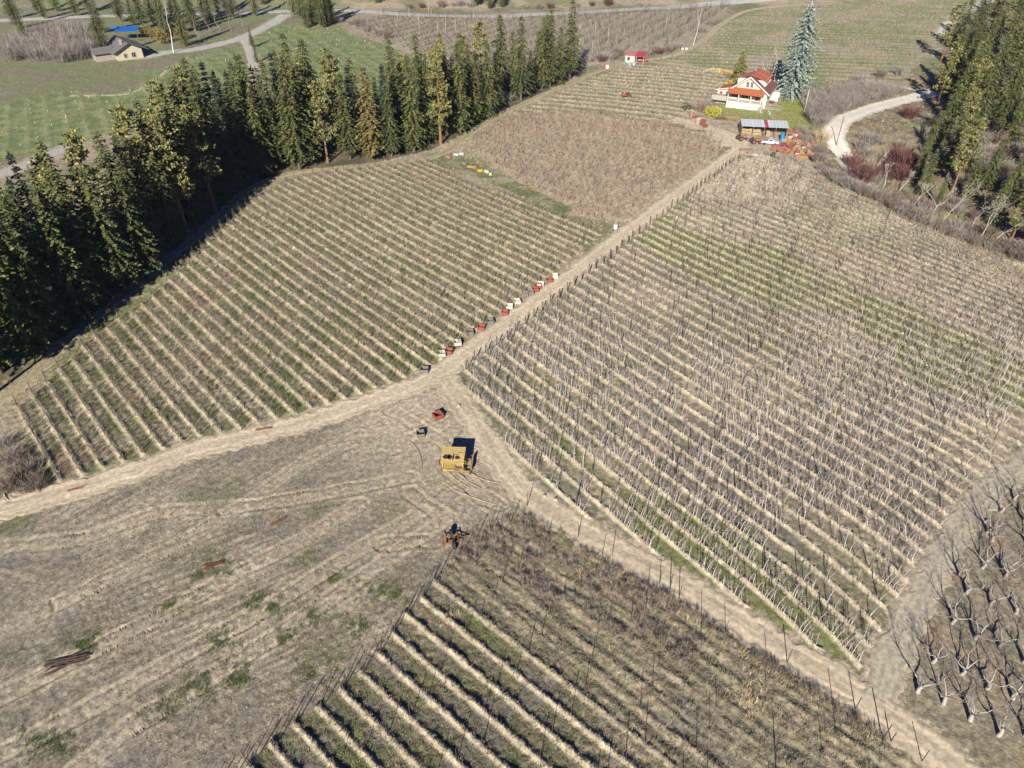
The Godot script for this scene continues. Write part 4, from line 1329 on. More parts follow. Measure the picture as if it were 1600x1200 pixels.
func build_forest() -> void:
	var bark := Color(0.17, 0.125, 0.09)
	var dark := Color(0.045, 0.06, 0.02)
	var mid := Color(0.145, 0.16, 0.052)
	for k in 5:
		var h := 22.0
		firs.append(tree_node(conifer_crown(h, rr(3.5, 4.4), rr(0.04, 0.12), 48, rr(0.25, 0.5), dark, mid * rr(0.75, 1.25), 0.48, 0.14, rr(0.5, 0.75)), trunk_geo(h, 0.32, bark, rr(-0.02, 0.02))))
	for k in 3:
		var limbs := Geo.new()
		var h := 22.0
		var cr := pine_crown(h, rr(3.6, 4.4), rr(0.2, 0.36), Color(0.085, 0.095, 0.03), Color(0.21, 0.20, 0.07), limbs)
		pines.append(tree_node(cr, trunk_geo(h, 0.38, Color(0.27, 0.16, 0.095), rr(-0.02, 0.02)), limbs))
	gold_fir = tree_node(conifer_crown(22.0, 3.4, 0.08, 42, 0.4, Color(0.12, 0.10, 0.035), Color(0.21, 0.17, 0.06), 0.6, 0.1, 0.6), trunk_geo(22.0, 0.32, bark))
	dark_fir = tree_node(conifer_crown(22.0, 3.0, 0.06, 36, 0.3, Color(0.018, 0.03, 0.02), Color(0.035, 0.055, 0.035), 0.6, 0.1, 0.9), trunk_geo(22.0, 0.3, bark * 0.7))
	# named individuals first
	var spots: Array[Vector2] = []
	var one := func(src: Node3D, called: String, label: String, p: Vector2, h: float, turn: float) -> void:
		spots.append(p)
		var o := dup(src, called, label, p, turn, "", h / 22.0)
		o.set_meta("category", "tree")
	one.call(pines[0], "pine_tree", "tall pine with bare orange trunk beside the grassy field track", Vector2(-19.2, -192.9), 24.0, 0.4)
	one.call(gold_fir, "fir_tree", "golden brown fir at the edge of the conifer belt facing the vineyard", Vector2(-35.6, -180.3), 22.5, 0.0)
	one.call(dark_fir, "fir_tree", "dark pointed fir between the golden fir and the orange trunked pine", Vector2(-31.7, -183.9), 22.0, 1.0)
	one.call(pines[1], "pine_tree", "yellow green pine rising above the grey thicket beside the orchard", Vector2(-15.0, -241.1), 17.5, 2.0)
	one.call(firs[1], "fir_tree", "bushy green fir standing beyond the end of the conifer belt, near the hut", Vector2(20.2, -263.3), 25.0, 0.3)
	one.call(firs[3], "fir_tree", "slimmer olive fir beside the bushy fir near the hut", Vector2(10.1, -249.2), 22.0, 2.2)
	one.call(firs[2], "fir_tree", "small olive fir on the track bend near the bare shrubs", Vector2(5.9, -244.6), 13.0, 1.2)
	var edge := [Vector2(-70.1, -106.5), Vector2(-67.3, -110.0), Vector2(-65.3, -115.1), Vector2(-65.2, -128.9), Vector2(-65.2, -134.2), Vector2(-64.5, -151.9), Vector2(-62.3, -166.2), Vector2(-56.9, -172.2), Vector2(-53.1, -174.9), Vector2(-49.1, -176.1), Vector2(-45.1, -176.5), Vector2(-40.0, -179.3), Vector2(-29.6, -181.3), Vector2(-24.3, -185.5), Vector2(-15.1, -207.3), Vector2(-11.0, -215.8), Vector2(-7.9, -226.9), Vector2(-2.1, -240.2), Vector2(1.7, -241.7)]
	for i in edge.size():
		var p: Vector2 = edge[i] + Vector2(-1.5, -1.5)
		spots.append(p)
		var src: Node3D = firs[i % 5] if i % 6 != 4 else pines[i % 3]
		var sz := rr(0.8, 1.12)
		var o := dup(src, "conifer", looks(src, sz) + " in the front row " + near_what(p), p, rng.randf() * TAU, "front row of the conifer belt", sz)
		o.set_meta("category", "tree")
	var tries := 0
	var made := 0
	while tries < 9000 and made < 420:
		tries += 1
		var p := Vector2(rr(-150, 60), rr(-260, -55))
		if region(p.x, p.y) != FOREST or p.x < p.y * 0.82 - 12.0:
			continue
		var ok := true
		for q in spots:
			if q.distance_to(p) < 3.7:
				ok = false
				break
		if not ok:
			continue
		spots.append(p)
		made += 1
		var k := rng.randi() % 10
		var thin := clampf((p.x + 30.0) / 30.0, 0.0, 1.0)
		if rng.randf() < thin * 0.45:
			continue
		var src: Node3D = firs[k % 5] if k < 7 else (pines[k % 3] if k < 9 else dark_fir)
		var sz := rr(0.9, 1.2) if p.x < -45.0 else rr(0.75, 1.12)
		var o := dup(src, "conifer", looks(src, sz) + " inside the dense belt " + near_what(p), p, rng.randf() * TAU, "conifers of the dense belt", sz)
		o.set_meta("category", "tree")
	# conifers of the gully and the slope beyond
	var gl := [Vector2(102.6, -171.0), Vector2(102.4, -163.2), Vector2(108.4, -168.8), Vector2(109.0, -163.8), Vector2(113.2, -164.7), Vector2(112.1, -180.6), Vector2(104.6, -178.7), Vector2(108.4, -142.6), Vector2(108.4, -150.6), Vector2(115.6, -152.4), Vector2(135.6, -187.9), Vector2(135.4, -220.9), Vector2(131.4, -228.0), Vector2(126.5, -210.1), Vector2(147.6, -229.4), Vector2(130.9, -204.2), Vector2(142.8, -213.4), Vector2(158.5, -233.7), Vector2(145.0, -249.2), Vector2(155.9, -253.6), Vector2(165.9, -257.3), Vector2(179.0, -266.0), Vector2(153.9, -219.6), Vector2(162.6, -276.0), Vector2(180.0, -291.9), Vector2(192.3, -296.5), Vector2(212.4, -320.3), Vector2(209.4, -334.1), Vector2(196.2, -327.4), Vector2(234.4, -363.3), Vector2(191.5, -276.3), Vector2(170.7, -234.4), Vector2(125.2, -163.3), Vector2(118.3, -147.3), Vector2(112.7, -133.9), Vector2(116.6, -194.0), Vector2(111.5, -190.2), Vector2(108.6, -137.6), Vector2(114.1, -156.8), Vector2(252.1, -378.3), Vector2(144.4, -232.9), Vector2(134.3, -193.2), Vector2(116.8, -187.1), Vector2(143.3, -240.8), Vector2(160.9, -266.7), Vector2(167.6, -270.9), Vector2(157.2, -245.2), Vector2(181.2, -280.8), Vector2(188.9, -286.1), Vector2(177.0, -297.8), Vector2(195.7, -314.1), Vector2(222.1, -347.0), Vector2(212.5, -347.6), Vector2(197.1, -296.2), Vector2(171.8, -249.2), Vector2(148.1, -219.5), Vector2(139.5, -219.6), Vector2(130.8, -210.2), Vector2(145.1, -207.5), Vector2(134.8, -198.7), Vector2(222.9, -332.8), Vector2(138.4, -237.0), Vector2(138.7, -229.5), Vector2(192.7, -333.8), Vector2(214.5, -362.3), Vector2(235.7, -387.6), Vector2(259.5, -407.2), Vector2(163.9, -291.6), Vector2(179.1, -314.7)]
	var hh := [12, 8, 18, 10, 13, 17, 12, 13, 11, 15, 17, 20, 19, 17, 20, 17, 20, 21, 19, 20, 21, 20, 18, 17, 19, 20, 20, 18, 17, 18, 20, 20, 15, 15, 14, 15, 12, 11, 12, 18, 20, 14, 15]
	for i in gl.size():
		var src: Node3D = firs[(i * 3) % 5] if i % 5 != 2 else pines[i % 3]
		var sz: float = (hh[i] if i < hh.size() else 18) / 22.0 * rr(0.92, 1.08)
		var o := dup(src, "conifer", "sunlit " + looks(src, sz) + " " + near_what(gl[i]), gl[i], rng.randf() * TAU, "conifers of the wooded gully", sz)
		o.scale.x *= 1.1
		o.scale.z = o.scale.x
		o.set_meta("category", "tree")
	# trees around the drive and along the far road
	var fl := [Vector2(-93.0, -365.3), Vector2(-88.7, -362.0), Vector2(-84.8, -360.4), Vector2(-83.3, -364.6), Vector2(-101.1, -379.3), Vector2(-199.0, -317.8), Vector2(-223.8, -355.1), Vector2(-181.0, -344.3), Vector2(-157.9, -297.2), Vector2(-149.3, -336.8), Vector2(-134.4, -317.8), Vector2(-147.8, -362.0), Vector2(-141.4, -369.4), Vector2(-133.6, -378.0), Vector2(-125.7, -387.6), Vector2(-129.5, -415.0), Vector2(-237.1, -396.2), Vector2(-5.0, -410.4), Vector2(-18.3, -413.3), Vector2(-11.5, -407.8), Vector2(-70.4, -417.6), Vector2(-107.2, -389.1), Vector2(-169.7, -379.7), Vector2(-167.2, -355.1), Vector2(-167.6, -366.9), Vector2(-157.7, -353.3), Vector2(-155.5, -362.6), Vector2(-146.1, -345.3), Vector2(-141.3, -348.0), Vector2(-147.5, -378.0), Vector2(-146.4, -393.2), Vector2(-143.0, -397.2), Vector2(-175.0, -363.3), Vector2(-184.1, -370.4), Vector2(-86.0, -356.2), Vector2(-93.0, -374.9), Vector2(-85.5, -368.0), Vector2(-93.3, -356.2), Vector2(-240.2, -379.0), Vector2(-225.2, -379.7), Vector2(-229.1, -399.3), Vector2(-213.7, -387.6), Vector2(-213.3, -400.0)]
	for i in fl.size():
		var sz := rr(0.65, 1.0)
		var o := dup(firs[(i * 2) % 5], "conifer", looks(firs[(i * 2) % 5], sz + 0.25) + " standing " + near_what(fl[i]), fl[i], rng.randf() * TAU, "conifers around the drive", sz)
		o.set_meta("category", "tree")
	var sm := [Vector2(-96.4, -288.2), Vector2(-105.8, -314.4)]
	for i in 2:
		var o := dup(firs[i], "conifer", ["young bushy conifer at the mouth of the drive spur", "young conifer between the drive spur and the young vines"][i], sm[i], 0.0, "", 0.36)
		o.set_meta("category", "tree")

func solo_tree(called: String, label: String, p: Vector2, crown: Geo, trunk: Geo, mat: Material, group := "") -> Node3D:
	var o := thing(called, label, "tree", p, 0.0, group)
	part("trunk", trunk, M.bark, o)
	part("crown", crown, mat, o)
	return o

func bare_tree(h: float, r: float, col: Color, twc: Color, spread: float, up: float, depth: int, forks: int, twigs: int) -> Array[Geo]:
	var g := Geo.new()
	var tw := Geo.new()
	branch(g, tw, Vector3(0, -0.3, 0), Vector3(rr(-0.1, 0.1), 1, rr(-0.1, 0.1)), h * 0.4, r, depth, spread, up, col, twc, forks, twigs)
	return [g, tw]

func build_trees() -> void:
	build_forest()
	twig_min = 0.035
	# farmhouse trees
	solo_tree("blue_spruce", "big pale blue spruce towering behind the farmhouse", Vector2(90.3, -240.0), conifer_crown(27.0, 8.6, 0.02, 74, 0.3, Color(0.16, 0.21, 0.19), Color(0.33, 0.39, 0.35), 0.62, 0.03, 0.66), trunk_geo(27.0, 0.45, Color(0.15, 0.11, 0.08)), M.leaf)
	solo_tree("cypress_tree", "narrow yellow green conifer at the farmhouse corner near the straw heap", Vector2(76.2, -252.6), conifer_crown(11.5, 3.2, 0.02, 36, 0.15, Color(0.13, 0.15, 0.04), Color(0.25, 0.24, 0.07), 0.5, 0.05, 0.7), trunk_geo(11.5, 0.2, Color(0.15, 0.11, 0.08)), M.leaf)
	for k in 3:
		var b := bare_tree([12.0, 9.5, 8.0][k], 0.24, Color(0.62, 0.58, 0.54), Color(0.33, 0.25, 0.23), 0.5, 0.35, 4, 2, 3)
		solo_tree("birch_tree", ["tall leafless birch with white trunk beside the blue spruce", "smaller leafless pale tree behind the farmhouse roof", "leafless pale tree between the farmhouse roof and the far vineyard"][k], [Vector2(91.0, -260.1), Vector2(89.3, -261.9), Vector2(87.0, -260.1)][k], b[1], b[0], M.twig)
	var b1 := bare_tree(15.0, 0.3, Color(0.60, 0.57, 0.53), Color(0.36, 0.33, 0.31), 0.4, 0.5, 4, 2, 4)
	solo_tree("poplar_tree", "leafless white stemmed poplar above the hut by the grey orchard", Vector2(74.9, -319.2), b1[1], b1[0], M.twig)
	var b2 := bare_tree(17.0, 0.32, Color(0.70, 0.66, 0.61), Color(0.5, 0.46, 0.42), 0.5, 0.4, 3, 2, 2)
	solo_tree("birch_tree", "bare white birch on the lawn at the end of the drive", Vector2(-133.9, -304.1), b2[1], b2[0], M.twig)
	for k in 5:
		var b := bare_tree(rr(12, 15), 0.3, Color(0.36, 0.33, 0.31), Color(0.29, 0.255, 0.245), 0.6, 0.3, 4, 2, 5)
		solo_tree("bare_tree", "big grey leafless tree beside the cream house", [Vector2(-178.4, -294.9), Vector2(-177.6, -303.1), Vector2(-172.9, -305.7), Vector2(-191.4, -310.0), Vector2(-173.1, -314.7)][k], b[1], b[0], M.twig, "grey leafless trees beside the cream house")
	for k in 7:
		var b := bare_tree(rr(8, 11), 0.22, Color(0.30, 0.26, 0.23), Color(0.26, 0.22, 0.20), 0.6, 0.3, 3, 2, 6)
		solo_tree("bare_tree", "grey leafless tree along the gravel drive", [Vector2(-124.8, -347.3), Vector2(-130.8, -350.6), Vector2(-133.3, -345.3), Vector2(-123.4, -359.5), Vector2(-114.4, -392.5), Vector2(-134.6, -334.5), Vector2(-106.4, -379.7)][k], b[1], b[0], M.twig, "leafless trees along the drive")
	var cw := [Vector2(98.4, -157.2), Vector2(99.5, -154.6), Vector2(103.7, -149.8), Vector2(104.1, -146.5), Vector2(104.4, -142.3), Vector2(98.6, -174.6), Vector2(95.9, -177.4), Vector2(97.3, -187.2), Vector2(96.7, -163.5)]
	for k in cw.size():
		var b := bare_tree(rr(7.5, 9.5) if k < 5 else 5.5, 0.15, Color(0.55, 0.52, 0.47), Color(0.44, 0.41, 0.36), 0.95, 0.15, 5, 2, 7)
		var o := solo_tree("cottonwood", "pale leafless cottonwood spreading over the gully edge", cw[k], b[1], b[0], M.twig, "pale cottonwoods at the gully edge")
		o.rotation = Vector3(0.12, rng.randf(), -0.15)
	twig_min = 0.012
	build_old_orchard()
	build_shrubs()

func build_old_orchard() -> void:
	gnarl = 0.42
	twig_min = 0.02
	var kinds: Array[Node3D] = []
	for k in 5:
		var g := Geo.new()
		var tw := Geo.new()
		var col := Color(0.46, 0.43, 0.40)
		var lean := Vector3(rr(-0.25, 0.25), 0.85, rr(-0.25, 0.25))
		g.tube([Vector3(0, -0.3, 0), lean * 0.5 + Vector3(0.08, 0, 0.05), lean], [0.20, 0.15, 0.13], 7, col, false)
		var n := 3 + k % 3
		var limbs: Array[Geo] = []
		var a0 := rng.randf() * TAU
		for i in n:
			var a := a0 + TAU * i / n + rr(-0.4, 0.4)
			var lg := Geo.new()
			branch(lg, tw, lean * 0.95, Vector3(cos(a) * 1.1, rr(0.4, 1.1), sin(a) * 1.1), rr(0.75, 1.25), rr(0.055, 0.08), 4, 0.9, 0.28, col, Color(0.15, 0.125, 0.11), 2, 6)
			limbs.append(lg)
		var o := Node3D.new()
		part("trunk", g, M.bark, o)
		for lg in limbs:
			part("limb", lg, M.bark, o)
		part("twigs", tw, M.twig, o)
		tag(o, "old hard pruned fruit tree with grey limbs and long shadow", "fruit tree", "old pruned trees beside the side track")
		kinds.append(o)
	gnarl = 0.22
	twig_min = 0.012
	var spots := [Vector2(37.5, -35.8), Vector2(39.4, -34.7), Vector2(41.0, -33.1), Vector2(42.7, -31.8), Vector2(42.5, -37.7), Vector2(44.2, -36.3), Vector2(46.0, -35.2), Vector2(40.3, -38.9), Vector2(45.9, -41.5), Vector2(44.4, -43.2), Vector2(49.0, -38.9), Vector2(60.4, -60.3), Vector2(54.4, -54.0), Vector2(53.2, -49.4), Vector2(51.1, -50.2), Vector2(59.6, -56.9), Vector2(54.3, -55.2), Vector2(57.6, -58.4), Vector2(48.2, -49.1), Vector2(57.6, -53.1), Vector2(47.6, -46.8), Vector2(49.4, -45.3), Vector2(52.9, -48.7), Vector2(51.5, -44.3), Vector2(47.7, -40.6), Vector2(56.2, -48.7), Vector2(54.9, -44.3), Vector2(51.0, -37.9), Vector2(60.5, -51.7), Vector2(47.6, -34.1), Vector2(45.0, -31.8), Vector2(47.0, -31.2), Vector2(64.3, -58.4), Vector2(65.0, -62.7), Vector2(55.6, -41.3), Vector2(60.2, -47.5)]
	var said := ["old pruned tree at the corner where the side track meets the lot track", "old pruned tree with a fallen limb, second from the track corner"]
	for i in spots.size():
		dup(kinds[i % 5], "old_fruit_tree", said[i] if i < 2 else "", spots[i], rng.randf() * TAU, "", rr(1.0, 1.3))
	for o in kinds:
		o.free()

func build_shrubs() -> void:
	var src: Array[Node3D] = []
	var cols := [Color(0.185, 0.16, 0.15), Color(0.15, 0.11, 0.09), Color(0.215, 0.19, 0.17), Color(0.105, 0.045, 0.04)]
	for k in 4:
		var o := Node3D.new()
		part("stems", bush_geo(2.0, 2.0, 110 if k == 3 else 75, cols[k], 0.045), M.twig, o)
		tag(o, "", "shrub", "")
		src.append(o)
	var fine: Array[Node3D] = []
	for k in 3:
		var o := Node3D.new()
		part("stems", bush_geo(2.0, 2.2, 150, [Color(0.20, 0.18, 0.165), Color(0.165, 0.14, 0.125), Color(0.235, 0.21, 0.19)][k], 0.02), M.twig, o)
		tag(o, "", "shrub", "")
		fine.append(o)
	# brush along the gully edge of the orchard
	var edge := [Vector2(80.1, -201.1), Vector2(79.9, -194.3), Vector2(79.3, -187.4), Vector2(78.1, -179.3), Vector2(77.1, -172.7), Vector2(76.7, -168.1), Vector2(77.0, -164.7), Vector2(78.0, -162.4), Vector2(79.1, -160.5), Vector2(80.2, -158.8), Vector2(81.4, -157.2), Vector2(82.8, -155.3), Vector2(83.9, -153.1), Vector2(85.2, -151.1), Vector2(86.5, -149.4), Vector2(87.9, -147.7), Vector2(89.6, -146.1), Vector2(91.4, -144.8), Vector2(93.9, -144.6), Vector2(96.9, -144.7), Vector2(99.5, -144.3), Vector2(101.2, -142.5), Vector2(103.1, -140.5), Vector2(104.7, -138.2), Vector2(106.1, -135.6), Vector2(107.5, -133.0)]
	for i in edge.size():
		for j in 3:
			dup(src[(i + j) % 3], "brush_shrub", "low purple grey leafless shrub along the orchard's gully edge", edge[i] + Vector2(rr(-0.8, 2.2), rr(-2.2, 0.6)), rng.randf() * TAU, "brush along the gully edge", rr(0.9, 1.5))
	# thicket between farmhouse lawn and the hairpin road
	for i in 60:
		var p := Vector2.ZERO
		for t in 40:
			p = Vector2(rr(88, 128), rr(-246, -190))
			if region(p.x, p.y) == GULLYSIDE and line_dist(p.x, p.y, GULLY_ROAD) > 4.5 and line_dist(p.x, p.y, [Vector2(92.8, -229.4), Vector2(85.0, -207.8), Vector2(81.9, -191.1), Vector2(88.4, -201.3), Vector2(96.2, -219.6), Vector2(109.7, -234.3), Vector2(121.9, -249.2), Vector2(107.7, -257.3)]) < 6.5:
				break
		dup(fine[i % 3], "thicket_shrub", "tall grey leafless shrub in the thicket above the hairpin road", p, rng.randf() * TAU, "thicket above the hairpin road", rr(1.7, 2.7))
	# low brush filling the gully between the conifers
	for p in scatter([GULLYSIDE], 90, Rect2(84, -215, 90, 120)):
		if line_dist(p.x, p.y, GULLY_ROAD) > 4.5:
			dup(src[rng.randi() % 3], "gully_shrub", "grey brown leafless shrub in the wooded gully", p, rng.randf() * TAU, "leafless shrubs of the gully", rr(0.8, 1.7))
	# dark red brown domes below the road
	for i in 9:
		dup(src[3], "red_shrub", "dense dark red brown shrub below the hairpin road", [Vector2(102.3, -188.8), Vector2(104.4, -189.9), Vector2(105.3, -187.0), Vector2(101.6, -184.3), Vector2(102.4, -181.6), Vector2(98.9, -183.0), Vector2(86.0, -170.5), Vector2(90.5, -186.6), Vector2(118.0, -216.7)][i], rng.randf() * TAU, "dark red brown shrubs", rr(1.9, 3.0))
	# grey thicket deeper in the gully
	for p in [Vector2(119.0, -181.7), Vector2(119.4, -176.3), Vector2(123.6, -178.4), Vector2(121.6, -170.2), Vector2(124.8, -185.2), Vector2(126.3, -192.8), Vector2(130.7, -193.0), Vector2(129.3, -182.7), Vector2(117.1, -165.8), Vector2(124.7, -171.7), Vector2(115.5, -172.8), Vector2(135.2, -204.4), Vector2(95.9, -197.2), Vector2(97.1, -194.0), Vector2(99.9, -198.9), Vector2(114.6, -199.1), Vector2(119.1, -203.9), Vector2(116.8, -241.7), Vector2(119.2, -258.7), Vector2(129.4, -264.6), Vector2(138.2, -269.2)]:
		dup(src[rng.randi() % 3], "gully_shrub", "grey brown leafless shrub in the wooded gully", p, rng.randf() * TAU, "leafless shrubs of the gully", rr(1.4, 2.2))
	# scrub where the conifer belt thins out
	for p in [Vector2(-7.3, -241.5), Vector2(-4.3, -249.2), Vector2(-1.0, -243.2), Vector2(1.1, -253.0), Vector2(-5.0, -230.6), Vector2(-9.8, -225.3), Vector2(-2.0, -234.4), Vector2(3.9, -249.2), Vector2(13.7, -268.2), Vector2(29.0, -287.9), Vector2(24.6, -276.6), Vector2(33.1, -292.9), Vector2(15.5, -259.3), Vector2(-8.8, -257.4), Vector2(-11.8, -249.2), Vector2(-13.2, -233.7), Vector2(-18.2, -204.5), Vector2(-15.8, -210.3), Vector2(-14.7, -214.6), Vector2(-11.9, -219.8)]:
		dup(src[rng.randi() % 3], "scrub_shrub", "grey leafless scrub where the conifer belt thins out", p, rng.randf() * TAU, "scrub at the end of the conifer belt", rr(1.2, 2.4))
	# grey copse beside the cream house
	for p in [Vector2(-190.9, -296.2), Vector2(-193.3, -305.1), Vector2(-186.9, -298.8), Vector2(-180.5, -291.6), Vector2(-183.8, -301.4), Vector2(-184.7, -308.1), Vector2(-176.1, -295.3), Vector2(-170.9, -288.6), Vector2(-173.5, -297.8), Vector2(-175.8, -306.4), Vector2(-167.6, -293.1), Vector2(-169.1, -300.1), Vector2(-170.3, -306.8), Vector2(-164.5, -297.8), Vector2(-166.2, -304.6), Vector2(-195.1, -317.8), Vector2(-192.7, -320.7), Vector2(-191.4, -325.9), Vector2(-184.5, -320.3), Vector2(-181.8, -323.0), Vector2(-178.9, -325.3), Vector2(-172.8, -318.1), Vector2(-194.4, -337.1), Vector2(-201.3, -339.7), Vector2(-205.3, -336.8), Vector2(-203.5, -325.9), Vector2(-203.5, -317.8), Vector2(-190.4, -290.9), Vector2(-198.3, -301.5), Vector2(-187.9, -340.9), Vector2(-194.3, -345.3), Vector2(-202.6, -350.6), Vector2(-185.4, -347.6)]:
		dup(fine[rng.randi() % 3], "copse_shrub", "grey leafless thicket tree in the copse beside the cream house", p, rng.randf() * TAU, "grey copse beside the cream house", rr(2.6, 4.2))
	# hut and road banks
	for p in [Vector2(36.6, -290.9), Vector2(39.0, -294.3), Vector2(41.2, -298.5), Vector2(34.0, -288.7), Vector2(52.6, -299.8), Vector2(55.5, -302.0), Vector2(58.3, -303.4), Vector2(62.7, -306.8), Vector2(67.3, -311.0), Vector2(-52.4, -406.4), Vector2(-46.2, -409.0), Vector2(-36.4, -411.1), Vector2(-30.6, -413.3), Vector2(-26.6, -413.3), Vector2(-21.5, -411.5), Vector2(6.6, -406.7), Vector2(13.1, -405.5), Vector2(19.7, -408.1), Vector2(-74.0, -362.3), Vector2(-69.9, -359.5), Vector2(-64.1, -347.3), Vector2(-58.4, -338.1), Vector2(-53.5, -332.5), Vector2(-81.0, -368.0), Vector2(66.8, -415.0), Vector2(33.3, -412.8), Vector2(41.8, -415.3), Vector2(50.2, -416.1), Vector2(83.7, -345.3), Vector2(91.6, -362.0)]:
		dup(src[rng.randi() % 4], "bank_shrub", "leafless shrub on the bank by the hut and the paved road", p, rng.randf() * TAU, "shrubs on the road banks", rr(1.2, 2.2))
	# cut bank corner beside the furrowless vineyard end
	for p in [Vector2(-66.7, -69.8), Vector2(-64.3, -67.9), Vector2(-62.6, -67.0), Vector2(-60.6, -65.5), Vector2(-63.1, -64.9), Vector2(-61.1, -64.3), Vector2(-58.9, -64.0), Vector2(-62.2, -62.1), Vector2(-60.9, -62.0), Vector2(-59.3, -61.8), Vector2(-58.0, -62.2), Vector2(-64.7, -66.3)]:
		dup(src[rng.randi() % 3], "corner_shrub", "tangled brown bramble at the low corner of the vineyard", p, rng.randf() * TAU, "brambles at the vineyard corner", rr(0.7, 1.1))
	for o in src + fine:
		o.free()
	# garden shrubs
	var gold := leafy_geo(3.2, 1.7, 700, Color(0.25, 0.22, 0.03), Color(0.42, 0.36, 0.05), 0.35)
	var gs := [Vector2(68.7, -243.1), Vector2(72.1, -248.4), Vector2(74.9, -252.6), Vector2(70.5, -246.1)]
	for i in 4:
		var o := thing("golden_shrub", "golden yellow shrub in the hedge beside the farmhouse wing", "shrub", gs[i], i * 1.3, "golden hedge beside the farmhouse")
		part("foliage", gold, M.leaf, o)
		o.scale = Vector3.ONE * (1.0 - 0.08 * i)
	var o1 := thing("lime_shrub", "lime yellow rounded shrub at the lawn corner by the yard", "shrub", Vector2(60.0, -219.5))
	part("foliage", leafy_geo(2.6, 2.6, 900, Color(0.28, 0.28, 0.04), Color(0.42, 0.40, 0.07), 0.35), M.leaf, o1)
	var o2 := thing("round_bush", "big round leafless grey bush beside the gravel turn", "shrub", Vector2(58.3, -223.7))
	part("stems", bush_geo(5.0, 6.0, 170, Color(0.22, 0.17, 0.15), 0.045), M.twig, o2)
	var o3 := thing("straw_bush", "bleached straw coloured bush below the farmhouse yard", "shrub", Vector2(85.6, -197.9))
	part("stems", bush_geo(4.0, 4.0, 120, Color(0.42, 0.33, 0.20), 0.04), M.twig, o3)
	var og := leafy_geo(4.5, 3.0, 800, Color(0.09, 0.085, 0.025), Color(0.24, 0.17, 0.04), 0.5)
	for i in 5:
		var o := thing("autumn_shrub", "olive and ochre shrub behind the cream house", "shrub", [Vector2(-151.5, -331.2), Vector2(-145.6, -323.3), Vector2(-141.1, -331.9), Vector2(-148.6, -340.9), Vector2(-157.1, -335.8)][i], i * 0.9, "ochre shrubs behind the cream house")
		part("foliage", og, M.leaf, o)

# ---------------------------------------------------------------- buildings
const WHITE := Color(0.78, 0.76, 0.73)
const CREAM := Color(0.76, 0.69, 0.53)
const REDROOF := Color(0.42, 0.125, 0.075)
const MAROON := Color(0.24, 0.095, 0.085)
const PANE := Color(0.03, 0.035, 0.05)

# a framed window standing proud of a wall; local +z is outward
func window(parent: Node, xf: Transform3D, w: float, h: float, frame_col: Color) -> void:
	var f := Geo.new()
	f.xf = xf
	for s in [-1.0, 1.0]:
		f.box(Vector3(s * (w * 0.5 + 0.08), 0, 0.04), Vector3(0.16, h + 0.32, 0.12), frame_col)
		f.box(Vector3(0, s * (h * 0.5 + 0.08), 0.04), Vector3(w, 0.16, 0.12), frame_col)
	f.box(Vector3(0, 0, 0.03), Vector3(0.07, h, 0.07), frame_col)
	var o := part("window", f, M.paint, parent)
	var p := Geo.new()
	p.xf = xf
	p.box(Vector3(0, 0, 0.015), Vector3(w, h, 0.02), PANE)
	part("pane", p, M.glass, o)

func face(at: Vector3, turn: float) -> Transform3D:
	return Transform3D(Basis(Vector3.UP, turn), at)

